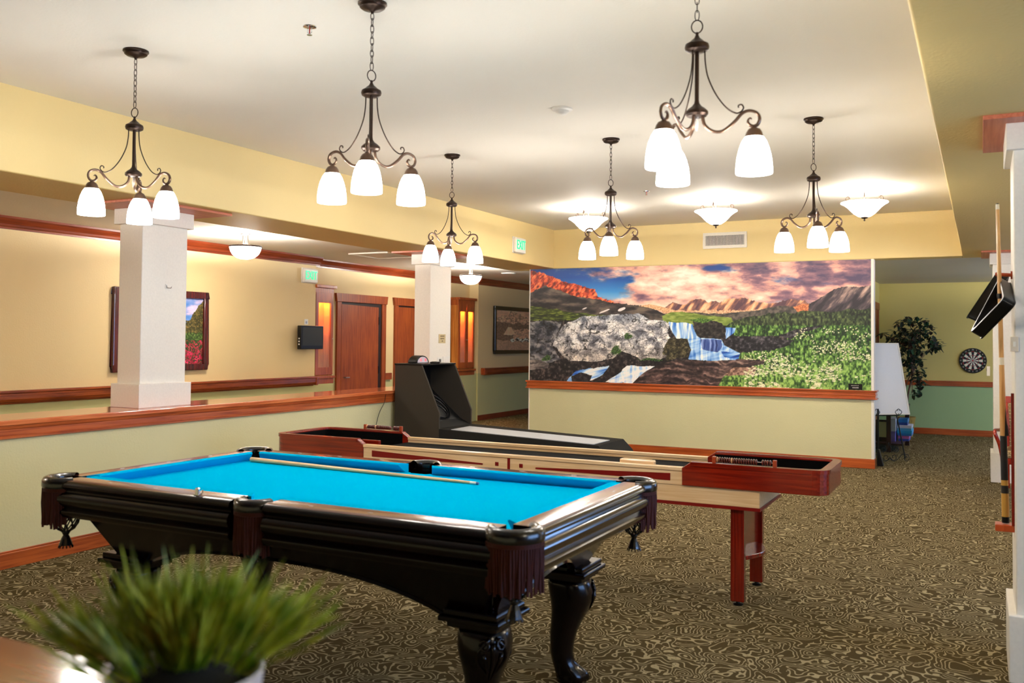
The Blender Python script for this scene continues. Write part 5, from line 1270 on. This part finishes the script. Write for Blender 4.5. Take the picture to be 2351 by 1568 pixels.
for (x, y, Y) in cl:
    e = pix(x, y, 'Y', Y)-Vector(of); L = rr.uniform(.075, .13); az = rr.uniform(0, 2*math.pi); el = rr.uniform(-1.2, .2)
    d1 = Vector((math.cos(az)*math.cos(el), math.sin(az)*math.cos(el), math.sin(el))); sd = d1.cross(Vector((0, 0, 1))).normalized()*L*.30; nn = sd.cross(d1).normalized()*L*.08
    o.add([tuple(e), tuple(e+d1*L*.35+sd+nn), tuple(e+d1*L*.75+sd*.7+nn*.6), tuple(e+d1*L), tuple(e+d1*L*.75-sd*.7+nn*.6), tuple(e+d1*L*.35-sd+nn), tuple(e+d1*L*.5)], [(0, 1, 6), (1, 2, 6), (2, 3, 6), (3, 4, 6), (4, 5, 6), (5, 0, 6)])
m, n, l, b = nmat('ficus_leaf'); tc = n.new('ShaderNodeTexCoord'); no = n.new('ShaderNodeTexNoise'); no.inputs['Scale'].default_value = 9; l.new(tc.outputs['Object'], no.inputs['Vector']); cr = n.new('ShaderNodeValToRGB'); l.new(no.outputs['Fac'], cr.inputs[0])
cr.color_ramp.elements[0].position = .35; cr.color_ramp.elements[1].position = .7; cr.color_ramp.elements[0].color = (*lin((36, 22, 26)), 1); cr.color_ramp.elements[1].color = (*lin((30, 78, 52)), 1); l.new(cr.outputs[0], b.inputs['Base Color']); b.inputs['Roughness'].default_value = .35
o.build('foliage', m, t, recalc=False)

# ------------------------------------------------------------------ grass plant on the counter in front
gx, gy = -.912, .872
t = thing('potted_grass', 'green artificial grass plant in a pale pot on the counter in front', 'potted plant', (gx, gy, .988))
MB().lathe([(0, .001), (.064, .001), (.072, .006), (.088, .07), (.0965, .128), (.0975, .133), (.0945, .136), (.089, .133), (.085, .11), (0, .100)], seg=48).build('pot', plain('pale_grey_pot', (208, 200, 190), .45), t, smooth=True)
MB().lathe([(0, .1005), (.084, .106), (.062, .125), (.035, .14), (0, .145)], seg=24).build('soil', plain('soil_shade_black', (10, 12, 8), .9), t, smooth=True)  # near-black dome stands in for the shade low between the blades
o = MB(); rr = random.Random(21)
def blade(base, d_, L, w_, bend):
    sd = d_.cross(Vector((rr.uniform(-1, 1), rr.uniform(-1, 1), .3))).normalized()*w_; P = []; n_ = 4
    for k in range(n_+1):
        s_ = k/n_; c_ = base+d_*L*s_+bend*s_*s_; ww = .55+.9*s_-1.45*s_**3
        if k == n_: P.append(tuple(c_))
        else: P += [tuple(c_-sd*ww), tuple(c_+sd*ww)]
    o.add(P, [(2*k, 2*k+1, 2*k+3, 2*k+2) for k in range(n_-1)]+[(2*n_-2, 2*n_-1, 2*n_)])
for i in range(150):
    az = i*2.39996+rr.uniform(-.2, .2); q = math.sqrt((i+.5)/150); th = q**1.1*R(64 if math.cos(az+R(44)) < .3 else 28)
    d_ = Vector((math.cos(az)*math.sin(th), math.sin(az)*math.sin(th), math.cos(th)))
    b0 = Vector((math.cos(az), math.sin(az), 0))*(.01+.055*q)*(.25 if math.cos(az+R(44)) > .3 else 1)+Vector((0, 0, .118)); L = rr.uniform(.10, .14)
    for j in range(9):
        s_ = rr.uniform(.15, .75); up_ = Vector((rr.uniform(-.30, .30), rr.uniform(-.30, .30), rr.uniform(.0, .45)))
        dd = (d_+up_).normalized(); blade(b0+d_*L*s_, dd, rr.uniform(.045, .085), rr.uniform(.0016, .0026), Vector((dd.x*.01, dd.y*.01, rr.uniform(-.006, .012))))
    blade(b0, d_, L*1.15, .0018, Vector((0, 0, .004)))
m, n, l, b = nmat('grass_blade'); tc = n.new('ShaderNodeTexCoord'); no = n.new('ShaderNodeTexNoise'); no.inputs['Scale'].default_value = 30; l.new(tc.outputs['Object'], no.inputs['Vector']); cr = n.new('ShaderNodeValToRGB'); l.new(no.outputs['Fac'], cr.inputs[0])
cr.color_ramp.elements[0].position = .35; cr.color_ramp.elements[1].position = .68; cr.color_ramp.elements[0].color = (*lin((104, 138, 8)), 1); cr.color_ramp.elements[1].color = (*lin((196, 204, 70)), 1); l.new(cr.outputs[0], b.inputs['Base Color']); b.inputs['Roughness'].default_value = .4
o.build('grass_blades', m, t, recalc=False)
bpy.context.view_layer.update()
